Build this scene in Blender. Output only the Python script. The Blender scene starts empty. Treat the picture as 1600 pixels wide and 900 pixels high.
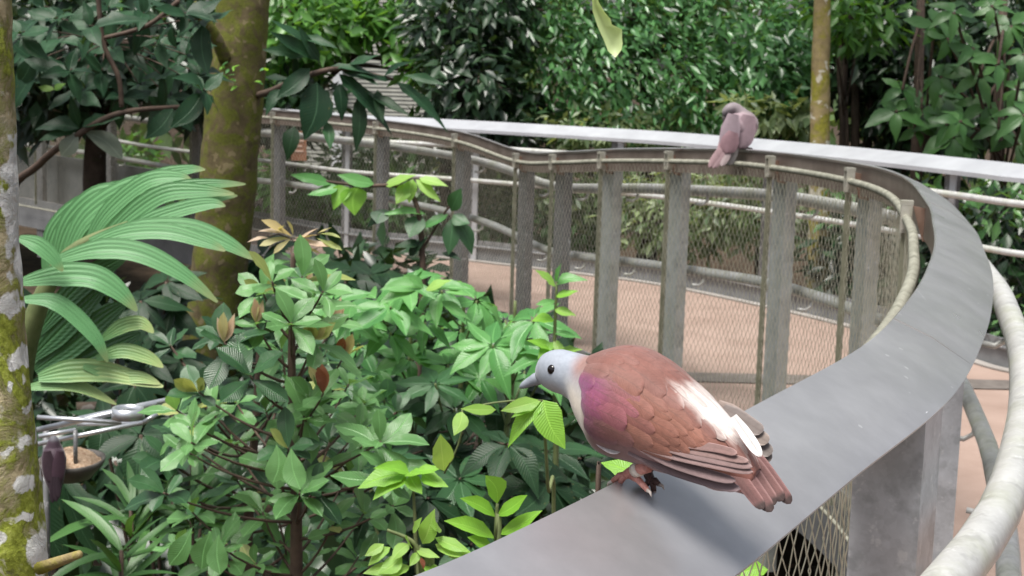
import bpy, math, random
import numpy as np
from mathutils import Vector, Matrix, noise
from mathutils.geometry import tessellate_polygon
random.seed(7); RNG = np.random.default_rng(7)
SC = bpy.context.scene
COL = SC.collection
# ------------------------------------------------------------------ camera
FPX, PITCH, ROLL, CAMZ = 2400.0, math.atan(350/2400.0), math.radians(1.7), 1.6
_f = Vector((0, math.cos(PITCH), -math.sin(PITCH)))
_u = Vector((0, math.sin(PITCH), math.cos(PITCH)))
_r = Vector((1, 0, 0))
UP = _u*math.cos(ROLL) - _r*math.sin(ROLL)
RT = _r*math.cos(ROLL) + _u*math.sin(ROLL)
CAM = Vector((0, 0, CAMZ))
cd = bpy.data.cameras.new('camera'); cam = bpy.data.objects.new('camera', cd); COL.objects.link(cam)
cam.matrix_world = Matrix(((RT.x, UP.x, -_f.x, CAM.x), (RT.y, UP.y, -_f.y, CAM.y), (RT.z, UP.z, -_f.z, CAM.z), (0, 0, 0, 1)))
cd.sensor_width = 36.0; cd.lens = FPX/1600*36; cd.clip_start = 0.05; cd.clip_end = 2000
cd.dof.use_dof = True; cd.dof.focus_distance = 1.32; cd.dof.aperture_fstop = 26
SC.camera = cam
# ------------------------------------------------------------------ light
SUN_EL, SUN_AZ = math.radians(70), math.radians(-140)
W = bpy.data.worlds.new('World'); SC.world = W; W.use_nodes = True
nt = W.node_tree; nt.nodes.clear()
sky = nt.nodes.new('ShaderNodeTexSky'); sky.sky_type = 'NISHITA'; sky.sun_disc = False
sky.sun_elevation = SUN_EL; sky.sun_rotation = SUN_AZ
sky.dust_density = 4.0; sky.ozone_density = 1.0; sky.air_density = 1.0
bgn = nt.nodes.new('ShaderNodeBackground'); bgn.inputs[1].default_value = 0.085
out = nt.nodes.new('ShaderNodeOutputWorld')
hs = nt.nodes.new('ShaderNodeHueSaturation'); hs.inputs['Saturation'].default_value = .45   # overcast: the cloud whitens the sky
nt.links.new(sky.outputs[0], hs.inputs['Color']); nt.links.new(hs.outputs[0], bgn.inputs[0]); nt.links.new(bgn.outputs[0], out.inputs[0])
sl = bpy.data.lights.new('sun', 'SUN'); sl.energy = 3.3; sl.angle = math.radians(30); sl.color = (1, .96, .9)
so = bpy.data.objects.new('sun', sl); COL.objects.link(so)
sd = Vector((math.sin(SUN_AZ)*math.cos(SUN_EL), math.cos(SUN_AZ)*math.cos(SUN_EL), math.sin(SUN_EL)))
so.rotation_euler = sd.to_track_quat('Z', 'Y').to_euler()
SC.view_settings.view_transform = 'Standard'; SC.view_settings.look = 'None'
SC.view_settings.exposure = 0.85; SC.view_settings.gamma = 1.0
SC.render.engine = 'CYCLES'
SC.cycles.max_bounces = 6; SC.cycles.transparent_max_bounces = 8

# ------------------------------------------------------------------ helpers
def ray(u, v): return (_f + RT*((u-800)/FPX) - UP*((v-450)/FPX))
def P(u, v, D):
    d = ray(u, v); return CAM + d*(D/d.y)
def proj(p):
    q = p-CAM; z = q.dot(_f); return 800+FPX*q.dot(RT)/z, 450-FPX*q.dot(UP)/z
def px(D): return D/FPX          # metres per pixel at depth D

def tag(o, label=None, cat=None, group=None, kind=None):
    if label: o['label'] = label
    if cat: o['category'] = cat
    if group: o['group'] = group
    if kind: o['kind'] = kind
    return o
def empty(name, loc, label=None, cat=None, group=None):
    o = bpy.data.objects.new(name, None); COL.objects.link(o); o.location = loc; o.empty_display_size = .05
    return tag(o, label, cat, group)
def link(name, me, parent=None, world=True):
    o = bpy.data.objects.new(name, me); COL.objects.link(o)
    if parent is not None:
        o.parent = parent
        if world and parent.parent is None and parent.type == 'EMPTY': o.location = -parent.location
    return o
def mk(name, verts, faces, mat, parent=None, smooth=True, cols=None, uvs=None):
    me = bpy.data.meshes.new(name)
    me.from_pydata([tuple(v) for v in verts], [], [tuple(f) for f in faces])
    if mat: me.materials.append(mat)
    if smooth: me.shade_smooth()
    if cols is not None:
        a = me.color_attributes.new('Col', 'FLOAT_COLOR', 'POINT')
        a.data.foreach_set('color', np.array([(c[0], c[1], c[2], 1) for c in cols], dtype=np.float32).ravel())
    if uvs is not None:
        l = me.uv_layers.new(name='UVMap')
        idx = np.empty(len(me.loops), dtype=np.int32); me.loops.foreach_get('vertex_index', idx)
        l.data.foreach_set('uv', np.array(uvs, dtype=np.float32)[idx].ravel())
    return link(name, me, parent)
def npmesh(name, V, F, mat, parent=None, smooth=False):
    """V (n,3) F (m,k)"""
    me = bpy.data.meshes.new(name); k = F.shape[1]
    me.vertices.add(len(V)); me.vertices.foreach_set('co', np.ascontiguousarray(V, dtype=np.float32).ravel())
    me.loops.add(F.size); me.loops.foreach_set('vertex_index', np.ascontiguousarray(F, dtype=np.int32).ravel())
    me.polygons.add(len(F)); me.polygons.foreach_set('loop_start', np.arange(0, F.size, k, dtype=np.int32))
    me.update(calc_edges=True); me.validate()
    if smooth: me.shade_smooth()
    me.materials.append(mat)
    return link(name, me, parent)
class MB:
    def __init__(s): s.v = []; s.f = []
    def box(s, c, sx, sy, sz, ax=None):
        """oriented box; ax=(x,y,z axes)"""
        X, Y, Z = ax or (Vector((1,0,0)), Vector((0,1,0)), Vector((0,0,1)))
        b = len(s.v); c = Vector(c)
        for k in (-1, 1):
            for j in (-1, 1):
                for i in (-1, 1): s.v.append(c + X*(i*sx/2) + Y*(j*sy/2) + Z*(k*sz/2))
        s.f += [(b,b+2,b+3,b+1),(b+4,b+5,b+7,b+6),(b,b+1,b+5,b+4),(b+2,b+6,b+7,b+3),(b,b+4,b+6,b+2),(b+1,b+3,b+7,b+5)]
        return s
    def tube(s, pts, r, n=8, cap=True, jit=0):
        pts = [Vector(p) for p in pts]; m = len(pts); b = len(s.v)
        rr = r if hasattr(r, '__len__') else [r]*m
        t0 = (pts[1]-pts[0]).normalized()
        nrm = t0.orthogonal().normalized()
        for i, p in enumerate(pts):
            t = (pts[min(i+1, m-1)]-pts[max(i-1, 0)]).normalized()
            nrm = (nrm - t*nrm.dot(t)).normalized(); bn = t.cross(nrm)
            for k in range(n):
                a = 2*math.pi*k/n; q = rr[i]*(1+(random.uniform(-jit, jit) if jit else 0))
                s.v.append(p + nrm*(math.cos(a)*q) + bn*(math.sin(a)*q))
        for i in range(m-1):
            for k in range(n):
                k2 = (k+1) % n
                s.f.append((b+i*n+k, b+i*n+k2, b+(i+1)*n+k2, b+(i+1)*n+k))
        if cap:
            s.f.append(tuple(b+k for k in range(n-1, -1, -1))); s.f.append(tuple(b+(m-1)*n+k for k in range(n)))
        return s
    def build(s, name, mat, parent=None, smooth=False): return mk(name, s.v, s.f, mat, parent, smooth)
def catmull(pts, per=8):
    pts = [Vector(p) for p in pts]; out = []
    for i in range(len(pts)-1):
        p0, p1, p2, p3 = pts[max(i-1,0)], pts[i], pts[i+1], pts[min(i+2, len(pts)-1)]
        for k in range(per):
            t = k/per
            out.append(.5*((2*p1)+(p2-p0)*t+(2*p0-5*p1+4*p2-p3)*t*t+(3*p1-p0-3*p2+p3)*t**3))
    out.append(pts[-1]); return out
def resample(pts, step):
    out = [pts[0].copy()]; acc = 0
    for a, b in zip(pts, pts[1:]):
        L = (b-a).length; pos = step-acc
        while pos <= L:
            out.append(a.lerp(b, pos/L)); pos += step
        acc = (acc+L) % step if L+acc >= step else acc+L
    return out
def smoothpts(pts, it=6):
    for _ in range(it):
        pts = [pts[0]]+[(pts[i-1]+2*pts[i]+pts[i+1])/4 for i in range(1, len(pts)-1)]+[pts[-1]]
    return pts

# ------------------------------------------------------------------ materials
class NT:
    def __init__(s, name):
        s.m = bpy.data.materials.new(name); s.m.use_nodes = True; s.t = s.m.node_tree; s.t.nodes.clear()
        s.o = s.n('ShaderNodeOutputMaterial'); s.b = s.n('ShaderNodeBsdfPrincipled'); s.l(s.b.outputs[0], s.o.inputs[0])
    def n(s, k, **kw):
        x = s.t.nodes.new(k)
        for a, v in kw.items(): setattr(x, a, v)
        return x
    def l(s, a, b): s.t.links.new(a, b)
    def math(s, op, a, b=None, c=None, clamp=False):
        x = s.n('ShaderNodeMath', operation=op, use_clamp=clamp)
        for i, q in enumerate((a, b, c)):
            if q is None: continue
            if isinstance(q, (int, float)): x.inputs[i].default_value = q
            else: s.l(q, x.inputs[i])
        return x.outputs[0]
    def mix(s, f, a, b, blend='MIX'):
        x = s.n('ShaderNodeMix', data_type='RGBA', blend_type=blend)
        for i, q in ((0, f), (6, a), (7, b)):
            if isinstance(q, (int, float)): x.inputs[i].default_value = q
            elif isinstance(q, tuple): x.inputs[i].default_value = (*q, 1)
            else: s.l(q, x.inputs[i])
        return x.outputs[2]
    def noise(s, scale, detail=4, rough=.5, vec=None, dist=0):
        x = s.n('ShaderNodeTexNoise'); x.inputs['Scale'].default_value = scale
        x.inputs['Detail'].default_value = detail; x.inputs['Roughness'].default_value = rough; x.inputs['Distortion'].default_value = dist
        s.l(vec if vec is not None else s.obj(), x.inputs['Vector']); return x.outputs['Fac']
    def obj(s):
        if not hasattr(s, '_tc'): s._tc = s.n('ShaderNodeTexCoord')
        return s._tc.outputs['Object']
    def uv(s):
        if not hasattr(s, '_tc'): s._tc = s.n('ShaderNodeTexCoord')
        return s._tc.outputs['UV']
    def ramp(s, f, stops, interp='LINEAR'):
        x = s.n('ShaderNodeValToRGB'); e = x.color_ramp.elements; x.color_ramp.interpolation = interp
        while len(e) < len(stops): e.new(.5)
        for q, (p, c) in zip(e, stops):
            q.position = p; q.color = (*c, 1) if isinstance(c, tuple) else (c, c, c, 1)
        s.l(f, x.inputs[0]); return x.outputs[0]
    def mapping(s, vec, sc):
        x = s.n('ShaderNodeMapping'); x.inputs['Scale'].default_value = sc; s.l(vec, x.inputs[0]); return x.outputs[0]
    def bump(s, h, strength=.3, dist=.01):
        x = s.n('ShaderNodeBump'); x.inputs['Strength'].default_value = strength; x.inputs['Distance'].default_value = dist
        s.l(h, x.inputs['Height']); s.l(x.outputs[0], s.b.inputs['Normal']); return x
    def set(s, **kw):
        for k, v in kw.items():
            i = s.b.inputs[k.replace('_', ' ')]
            if isinstance(v, (int, float)): i.default_value = v
            elif isinstance(v, tuple): i.default_value = (*v, 1)
            else: s.l(v, i)
        return s
def leaf_mat(name, ca, cb, rough=.38, trans=.25, vein=1.0, island=False, tcol=None, spec=.5):
    s = NT(name)
    if island: r = s.n('ShaderNodeNewGeometry').outputs['Random Per Island']
    else: r = s.n('ShaderNodeObjectInfo').outputs['Random']
    c = s.ramp(r, [(0, ca), (1, cb)])
    if not island:
        sp = s.n('ShaderNodeSeparateXYZ'); s.l(s.uv(), sp.inputs[0])
        au = s.math('ABSOLUTE', sp.outputs[0])
        rib = s.math('SUBTRACT', 1.0, s.math('MULTIPLY', au, 14.0), clamp=True)
        w = s.math('SINE', s.math('MULTIPLY', s.math('SUBTRACT', sp.outputs[1], s.math('MULTIPLY', au, .16)), 60.0))
        w2 = s.math('POWER', s.math('ABSOLUTE', w), 3.0)
        n = s.noise(3.0, 3, .6, s.uv())
        c = s.mix(s.math('MULTIPLY', n, .35), c, tuple(x*.55 for x in ca))
        n3 = s.noise(11.0, 2, .5, s.uv()); c = s.mix(s.math('MULTIPLY', s.math('GREATER_THAN', n3, .70), .45), c, (.20, .16, .05))
        c = s.mix(s.math('MULTIPLY', rib, .45*vein), c, tuple(min(1, x*2.2+.03) for x in cb))
        h = s.math('ADD', s.math('MULTIPLY', w2, .35*vein), s.math('MULTIPLY', rib, -.8))
        s.bump(h, .35, .004)
    s.set(Base_Color=c, Roughness=rough, Specular_IOR_Level=spec)
    tr = s.n('ShaderNodeBsdfTranslucent')
    if tcol is None: tcol = (cb[0]*1.6+.03, cb[1]*1.5+.03, cb[2]*.8)
    tr.inputs[0].default_value = (*tcol, 1)
    mx = s.n('ShaderNodeMixShader'); mx.inputs[0].default_value = trans
    s.l(s.b.outputs[0], mx.inputs[1]); s.l(tr.outputs[0], mx.inputs[2]); s.l(mx.outputs[0], s.o.inputs[0])
    return s.m
def plain(name, c1, c2, rough=.6, sc=8.0, metal=0.0, bump=.1, spec=.5):
    s = NT(name); n = s.noise(sc, 6, .6)
    s.set(Base_Color=s.ramp(n, [(.3, c1), (.7, c2)]), Roughness=rough, Metallic=metal, Specular_IOR_Level=spec)
    s.bump(s.noise(sc*4, 4), bump, .005); return s.m
def cap_mat():
    s = NT('handrail_steel')
    n = s.noise(5, 6, .6); n2 = s.noise(26, 4, .6)
    c = s.ramp(s.math('ADD', s.math('MULTIPLY', n, .7), s.math('MULTIPLY', n2, .3)), [(.32, (.37,.365,.38)), (.5, (.44,.435,.45)), (.68, (.53,.525,.54))])
    v = s.n('ShaderNodeTexVoronoi'); v.inputs['Scale'].default_value = 34; s.l(s.obj(), v.inputs['Vector'])
    spot = s.math('MULTIPLY', s.math('LESS_THAN', s.math('ADD', v.outputs['Distance'], s.math('MULTIPLY', s.noise(160, 2), .10)), .16), s.math('GREATER_THAN', s.noise(11, 3), .54))
    c = s.mix(s.math('MULTIPLY', spot, .6), c, (.75, .75, .75))
    sm = s.math('SUBTRACT', s.noise(9, 5, .7, s.mapping(s.obj(), (1, .35, 1)), 1.5), .56)
    c = s.mix(s.math('MULTIPLY', sm, 1.6, clamp=True), c, (.5, .5, .51))
    s.set(Base_Color=c, Metallic=.65, Roughness=s.ramp(s.noise(6, 2, .5), [(.3, .27), (.7, .36)]))
    mp = s.n('ShaderNodeMapping'); mp.inputs['Rotation'].default_value = (0, 0, .9); mp.inputs['Scale'].default_value = (90, 2.5, 2.5); s.l(s.obj(), mp.inputs[0])
    scr = s.math('MULTIPLY', s.math('GREATER_THAN', s.noise(1.0, 1, .5, mp.outputs[0]), .76), s.math('GREATER_THAN', s.noise(7, 1), .50))
    c = s.mix(s.math('MULTIPLY', scr, .35), c, (.75, .75, .77)); s.set(Base_Color=c)
    s.bump(s.noise(5, 1), .03, .003); return s.m
def galv_mat(name, lo=.24, hi=.46, tint=(1, 1.01, 1.03), moss=0.0):
    s = NT(name)
    v = s.n('ShaderNodeTexVoronoi'); v.inputs['Scale'].default_value = 130; s.l(s.obj(), v.inputs['Vector'])
    n = s.noise(14, 6, .65)
    f = s.math('ADD', s.math('MULTIPLY', v.outputs['Color'], .14), s.math('MULTIPLY', n, .8))
    c = s.ramp(f, [(.3, tuple(lo*t for t in tint)), (.8, tuple(hi*t for t in tint))])
    st = s.ramp(s.noise(42, 4, .65), [(.60, 0.0), (.68, 1.0)]); dk = s.ramp(s.noise(19, 4, .6), [(.36, 1.0), (.46, 0.0)])
    c = s.mix(s.math('MULTIPLY', dk, .4), c, tuple(lo*.55*t for t in tint))
    c = s.mix(s.math('MULTIPLY', st, .55), c, (.7, .71, .72))
    if moss:
        g = s.math('MULTIPLY', s.math('SUBTRACT', s.noise(6, 5, .7), .45), 3.5*moss, clamp=True)
        c = s.mix(g, c, (.30, .33, .16))
    s.set(Base_Color=c, Metallic=.25, Roughness=.5); s.bump(n, .08, .004); return s.m
def bark_mat(name, base, moss, mossf, lichen, lichf, sc=1.0):
    s = NT(name)
    n = s.noise(9*sc, 8, .7); c = s.ramp(n, [(.3, tuple(x*.5 for x in base)), (.55, base), (.8, tuple(min(1, x*1.5) for x in base))])
    m = s.ramp(s.noise(5*sc, 7, .72, None, .6), [(.56-mossf*.3, 0.0), (.62-mossf*.3+.06, 1.0)])
    mc = s.ramp(s.noise(40*sc, 4, .7), [(.25, tuple(x*.45 for x in moss)), (.7, moss)])
    c = s.mix(m, c, mc)
    li = s.ramp(s.noise(7.5*sc, 3, .5, None, .3), [(.66-lichf*.25, 0.0), (.685-lichf*.25, 1.0)])
    c = s.mix(s.math('MULTIPLY', li, .9), c, lichen)
    h = s.math('ADD', s.math('MULTIPLY', n, .6), s.math('MULTIPLY', s.noise(60*sc, 5, .7), .4))
    s.set(Base_Color=c, Roughness=.85, Specular_IOR_Level=.2); s.bump(h, .7, .012/sc); return s.m
def front_bark():
    s = NT('mossy_lichen_bark'); o = s.obj()
    wv = s.n('ShaderNodeVectorMath', operation='ADD'); nz = s.n('ShaderNodeTexNoise'); nz.inputs['Scale'].default_value = 45; nz.inputs['Detail'].default_value = 4; s.l(o, nz.inputs[0])
    sc = s.n('ShaderNodeVectorMath', operation='MULTIPLY_ADD'); s.l(nz.outputs['Color'], sc.inputs[0]); sc.inputs[1].default_value = (.030,)*3; sc.inputs[2].default_value = (-.015,)*3
    s.l(o, wv.inputs[0]); s.l(sc.outputs[0], wv.inputs[1]); ov = wv.outputs[0]
    n = s.noise(16, 8, .7); c = s.ramp(n, [(.3, (.22,.17,.09)), (.5, (.44,.38,.23)), (.72, (.62,.57,.42))])
    m = s.ramp(s.noise(10, 8, .75, None, .6), [(.42, 0.0), (.53, 1.0)])
    mc = s.ramp(s.noise(70, 5, .75), [(.3, (.10,.12,.008)), (.55, (.30,.35,.05)), (.75, (.50,.55,.14))])
    c = s.mix(m, c, mc)
    fl = s.ramp(s.noise(30, 5, .6, None, .5), [(.60, 0.0), (.66, .8)]); c = s.mix(fl, c, (.60,.58,.45))
    msk = None
    for u, v, r, sq in ((38,190,17,.5),(26,130,10,.6),(36,240,30,.25),(30,310,36,.25),(38,380,32,.3),(56,440,16,.4),(16,220,20,.3),(44,500,16,.4),(10,480,14,.6),(14,830,15,.7),(26,565,20,1),(18,600,9,1),(40,752,15,.85),(38,690,11,1),(22,700,8,1),(46,800,13,1.6),(60,850,12,.4),(64,880,10,.4),(38,640,8,1),(30,250,18,.4)):
        p = P(u, v, 1.70)
        d = s.n('ShaderNodeVectorMath', operation='SUBTRACT'); s.l(ov, d.inputs[0]); d.inputs[1].default_value = p
        k = s.n('ShaderNodeVectorMath', operation='MULTIPLY'); s.l(d.outputs[0], k.inputs[0]); k.inputs[1].default_value = (1, .10, sq)
        ln = s.n('ShaderNodeVectorMath', operation='LENGTH'); s.l(k.outputs[0], ln.inputs[0])
        q = s.math('MULTIPLY', s.math('SUBTRACT', r*px(1.70), ln.outputs['Value']), 500.0, clamp=True)
        msk = q if msk is None else s.math('MAXIMUM', msk, q)
    lc = s.ramp(s.noise(60, 4, .6), [(.3, (.74,.76,.72)), (.6, (.88,.89,.87))])
    c = s.mix(s.math('MULTIPLY', msk, .95), c, lc)
    h = s.math('ADD', s.math('MULTIPLY', s.noise(70, 6, .75), .6), s.math('MULTIPLY', m, .5))
    s.set(Base_Color=c, Roughness=.85, Specular_IOR_Level=.2); s.bump(h, 1.0, .012); return s.m
def plume_mat():
    s = NT('plumage')
    a = s.n('ShaderNodeVertexColor'); a.layer_name = 'Col'
    n = s.noise(240, 4, .6); n2 = s.noise(55, 4, .6)
    k = s.ramp(s.math('ADD', s.math('MULTIPLY', n, .5), s.math('MULTIPLY', n2, .5)), [(.3, .80), (.7, 1.12)])
    c = s.mix(1.0, a.outputs[0], k, 'MULTIPLY')
    sp = s.n('ShaderNodeSeparateXYZ'); s.l(s.uv(), sp.inputs[0])            # barbs slanting from each feather shaft
    xx = s.math('ABSOLUTE', s.math('SUBTRACT', sp.outputs[0], 5.0)); bc = s.math('SUBTRACT', sp.outputs[1], s.math('MULTIPLY', xx, .28))
    cb = s.n('ShaderNodeCombineXYZ'); s.l(s.math('MULTIPLY', bc, 38.0), cb.inputs[0]); s.l(s.math('MULTIPLY', sp.outputs[0], 1.5), cb.inputs[1])
    bn = s.noise(1.0, 3, .6, cb.outputs[0])
    shaft = s.math('MULTIPLY', s.math('LESS_THAN', xx, .05), s.math('GREATER_THAN', sp.outputs[0], 1.0))
    c = s.mix(1.0, c, s.ramp(bn, [(.3, .84), (.7, 1.12)]), 'MULTIPLY')
    c = s.mix(s.math('MULTIPLY', shaft, .3), c, (.10, .06, .05))
    s.set(Base_Color=c, Roughness=.6, Specular_IOR_Level=.25)
    try: s.set(Sheen_Weight=.25, Sheen_Roughness=.4)
    except Exception: pass
    s.bump(s.math('ADD', s.math('MULTIPLY', n, .5), bn), .3, .0010); return s.m

M = {}
M['cap'] = cap_mat()
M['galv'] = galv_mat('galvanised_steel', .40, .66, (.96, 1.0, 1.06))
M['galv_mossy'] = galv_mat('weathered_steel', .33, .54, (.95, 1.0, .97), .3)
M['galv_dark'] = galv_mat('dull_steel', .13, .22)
M['pipe'] = galv_mat('pipe_steel', .42, .62, (1, 1.01, .99), .5)
M['cap_far'] = plain('pale_handrail', (.40,.41,.44), (.50,.515,.545), .38, 5, .3, .03)
M['fascia'] = plain('fascia_steel', (.17,.135,.115), (.30,.25,.22), .42, 7, .5, .05)  # brown reflection of the deck is put into the steel colour
M['rust'] = plain('bracket_steel', (.23,.14,.10), (.33,.22,.17), .5, 18, .3, .1)
M['rope'] = plain('lashed_rope', (.15,.15,.115), (.33,.325,.265), .6, 30)
M['wire'] = plain('net_wire', (.46,.45,.35), (.64,.62,.51), .4, 20, .5, 0)
M['wire_dark'] = plain('dark_net_wire', (.07,.07,.065), (.13,.13,.12), .5, 20, .3, 0)
M['clamp'] = plain('clamp_steel', (.42,.40,.32), (.62,.60,.54), .35, 30, .5, .05)
M['bar'] = plain('mossy_flat_bar', (.15,.155,.105), (.27,.27,.20), .5, 20, .3)
M['kerb'] = plain('kerb_steel', (.14,.145,.15), (.22,.225,.23), .6, 6)
M['edge'] = plain('deck_edge', (.26,.24,.22), (.36,.34,.32), .6, 6)
M['dark_metal'] = plain('dark_drain', (.10,.085,.075), (.17,.15,.135), .6, 10)
M['concrete'] = plain('concrete', (.085,.095,.095), (.15,.16,.158), .85, 3, 0, .2)
M['soil'] = plain('soil', (.025,.018,.012), (.075,.052,.035), .95, 5, 0, .8, .15)
s = NT('deck_tan'); c = s.ramp(s.noise(2.2, 8, .65), [(.3, (.24,.170,.140)), (.7, (.35,.262,.222))])
st2 = s.ramp(s.noise(.9, 6, .7, None, 1.0), [(.52, 0.0), (.66, .55)]); c = s.mix(st2, c, (.19, .135, .11))
c = s.mix(s.math('MULTIPLY', s.noise(120, 3, .6), .35), c, (.28,.18,.13)); s.set(Base_Color=c, Roughness=.7); s.bump(s.noise(150, 3), .2, .003); M['deck'] = s.m
M['bark_front'] = front_bark()
M['bark_mid'] = bark_mat('mossy_bark', (.125,.10,.052), (.15,.165,.03), .40, (.20,.165,.09), .18, 2.2)
M['bark_slim'] = bark_mat('slim_bark', (.33,.26,.13), (.33,.31,.05), .3, (.58,.55,.45), .3, 1.2)
M['bark_dark'] = bark_mat('dark_bark', (.06,.045,.035), (.06,.06,.03), .1, (.12,.11,.1), .05)
M['twig'] = plain('twig', (.045,.028,.02), (.10,.065,.045), .8, 30)
M['twig_green'] = plain('green_stem', (.09,.12,.04), (.15,.18,.07), .7, 30)
M['chrome'] = plain('stand_steel', (.45,.47,.50), (.62,.64,.68), .3, 20, .7, .02)
M['bowl'] = plain('bowl_plastic', (.06,.055,.05), (.12,.11,.10), .6, 20)
M['seed'] = plain('seed_mix', (.30,.17,.10), (.62,.48,.34), .8, 160, 0, .8)
M['sign'] = plain('sign_board', (.27,.12,.065), (.33,.16,.09), .6, 10)
M['sign_print'] = plain('sign_print', (.62,.42,.32), (.7,.5,.4), .6, 10)
M['white'] = plain('white_paint', (.60,.62,.64), (.75,.77,.78), .5, 5, 0, .05)
M['slat'] = plain('louvre_slat', (.27,.27,.235), (.36,.36,.32), .6, 6)
M['blackout'] = plain('shade_cloth', (.22,.22,.19), (.29,.29,.26), .9, 10)
M['plume'] = plume_mat()
s = NT('bird_eye'); s.set(Base_Color=(.006,.004,.004), Roughness=.08); M['eye'] = s.m
M['eyering'] = plain('eye_ring', (.20,.18,.2), (.3,.27,.3), .5, 100, 0, 0)
M['beak'] = plain('beak_horn', (.22,.25,.29), (.35,.38,.43), .35, 90, 0, .02)
M['skin'] = plain('leg_skin', (.34,.13,.11), (.52,.25,.21), .5, 200, 0, .3)
M['skin_dark_shaded'] = plain('dark_shaded_leg_skin', (.055,.03,.028), (.10,.05,.045), .5, 200, 0, .3)  # dark legs, and the front pigeon's far leg with shade put into its colour
M['claw'] = plain('claw_horn', (.35,.30,.27), (.5,.45,.42), .4, 90)
M['ring'] = plain('ring_plastic', (.5,.44,.38), (.6,.54,.48), .4, 90)
# leaves
M['L_obov'] = leaf_mat('leaf_glossy', (.080,.200,.062), (.165,.355,.125), .29, .24)
M['L_obov_dk'] = leaf_mat('leaf_glossy_shaded', (.018,.060,.022), (.045,.125,.045), .33, .12)  # darker copy of the glossy leaf; shade of the inner gaps put into colour
M['L_new'] = leaf_mat('leaf_new_flush', (.46,.36,.17), (.48,.46,.22), .4, .3, .6)
M['L_bud'] = leaf_mat('leaf_bud', (.50,.34,.25), (.58,.46,.34), .45, .3, .3)
M['L_red'] = leaf_mat('leaf_russet', (.20,.06,.03), (.28,.10,.04), .45, .2, .5)
M['L_yel'] = leaf_mat('leaf_pale', (.27,.33,.09), (.38,.42,.16), .4, .3)
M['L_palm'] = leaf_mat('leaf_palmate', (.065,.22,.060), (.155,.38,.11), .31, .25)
M['L_palm_dk'] = leaf_mat('leaf_palmate_shaded', (.022,.075,.028), (.05,.14,.05), .35, .18)  # darker copy of the palmate leaf; shade low in the plant put into colour
M['L_bright'] = leaf_mat('leaf_bright', (.17,.40,.035), (.24,.50,.06), .4, .32)
M['L_lime'] = leaf_mat('leaf_lime', (.22,.44,.06), (.34,.55,.14), .38, .35)
M['L_dark'] = leaf_mat('leaf_dark_broad', (.009,.036,.016), (.030,.085,.036), .40, .14, spec=.25)
M['L_grey'] = leaf_mat('leaf_grey_under', (.13,.16,.12), (.17,.20,.15), .5, .15)
M['L_under'] = leaf_mat('leaf_shade', (.008,.026,.011), (.022,.062,.024), .42, .14, spec=.25)  # leaf colour darkened to carry the shade in gaps under the shrubs
M['L_strap'] = leaf_mat('leaf_strap', (.04,.12,.03), (.08,.20,.05), .4, .2, .3)
M['L_fall'] = leaf_mat('leaf_pale_hanging', (.42,.60,.24), (.50,.68,.30), .45, .4, .6)
s = NT('palm_leaflet'); sp = s.n('ShaderNodeSeparateXYZ'); s.l(s.uv(), sp.inputs[0])
w = s.math('SINE', s.math('MULTIPLY', sp.outputs[0], 55.0)); n = s.noise(2.5, 5, .7, s.mapping(s.uv(), (6, 1, 1)))
c = s.ramp(n, [(.3, (.085,.25,.095)), (.75, (.17,.38,.16))]); c = s.mix(s.math('MULTIPLY', w, .06, clamp=True), c, (.03, .09, .03))
tipf = s.math('MULTIPLY', s.math('SUBTRACT', sp.outputs[1], .80), 6.0, clamp=True)
c = s.mix(s.math('MULTIPLY', tipf, s.noise(20, 3)), c, (.36, .29, .13)); s.set(Base_Color=c, Roughness=.4); s.bump(w, .25, .004)
tr = s.n('ShaderNodeBsdfTranslucent'); tr.inputs[0].default_value = (.16,.36,.10,1); mx = s.n('ShaderNodeMixShader'); mx.inputs[0].default_value = .22
s.l(s.b.outputs[0], mx.inputs[1]); s.l(tr.outputs[0], mx.inputs[2]); s.l(mx.outputs[0], s.o.inputs[0]); M['palm'] = s.m
s = NT('palm_leaflet_ageing'); n = s.noise(3, 6, .7, s.mapping(s.uv(), (5, 1.2, 1)))
sp = s.n('ShaderNodeSeparateXYZ'); s.l(s.uv(), sp.inputs[0])
c = s.ramp(s.math('ADD', n, s.math('MULTIPLY', s.math('SUBTRACT', sp.outputs[1], .5), .35)), [(.35, (.10,.24,.08)), (.58, (.24,.36,.12)), (.80, (.44,.42,.20))]); s.set(Base_Color=c, Roughness=.5); M['palm_old'] = s.m
M['C_hedge'] = leaf_mat('crown_hedge', (.016,.062,.022), (.105,.26,.085), .27, .22, island=True, spec=.5)
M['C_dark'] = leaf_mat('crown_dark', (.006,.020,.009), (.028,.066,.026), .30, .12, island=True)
M['C_bright'] = leaf_mat('crown_bright', (.025,.085,.018), (.11,.27,.05), .38, .3, island=True)
M['C_brown'] = leaf_mat('crown_brown', (.05,.035,.02), (.15,.10,.055), .5, .2, island=True)
M['C_pale'] = leaf_mat('crown_pale', (.035,.085,.03), (.27,.34,.17), .42, .3, island=True)
M['C_mid'] = leaf_mat('crown_mid', (.035,.10,.03), (.10,.22,.065), .38, .25, island=True)
M['C_far'] = leaf_mat('crown_far', (.05,.11,.035), (.22,.32,.13), .5, .3, island=True)  # brightened so light gaps between the nearer leaves are in the colour
M['C_litter'] = leaf_mat('leaf_litter', (.05,.03,.018), (.17,.10,.06), .7, .1, island=True)

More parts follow.
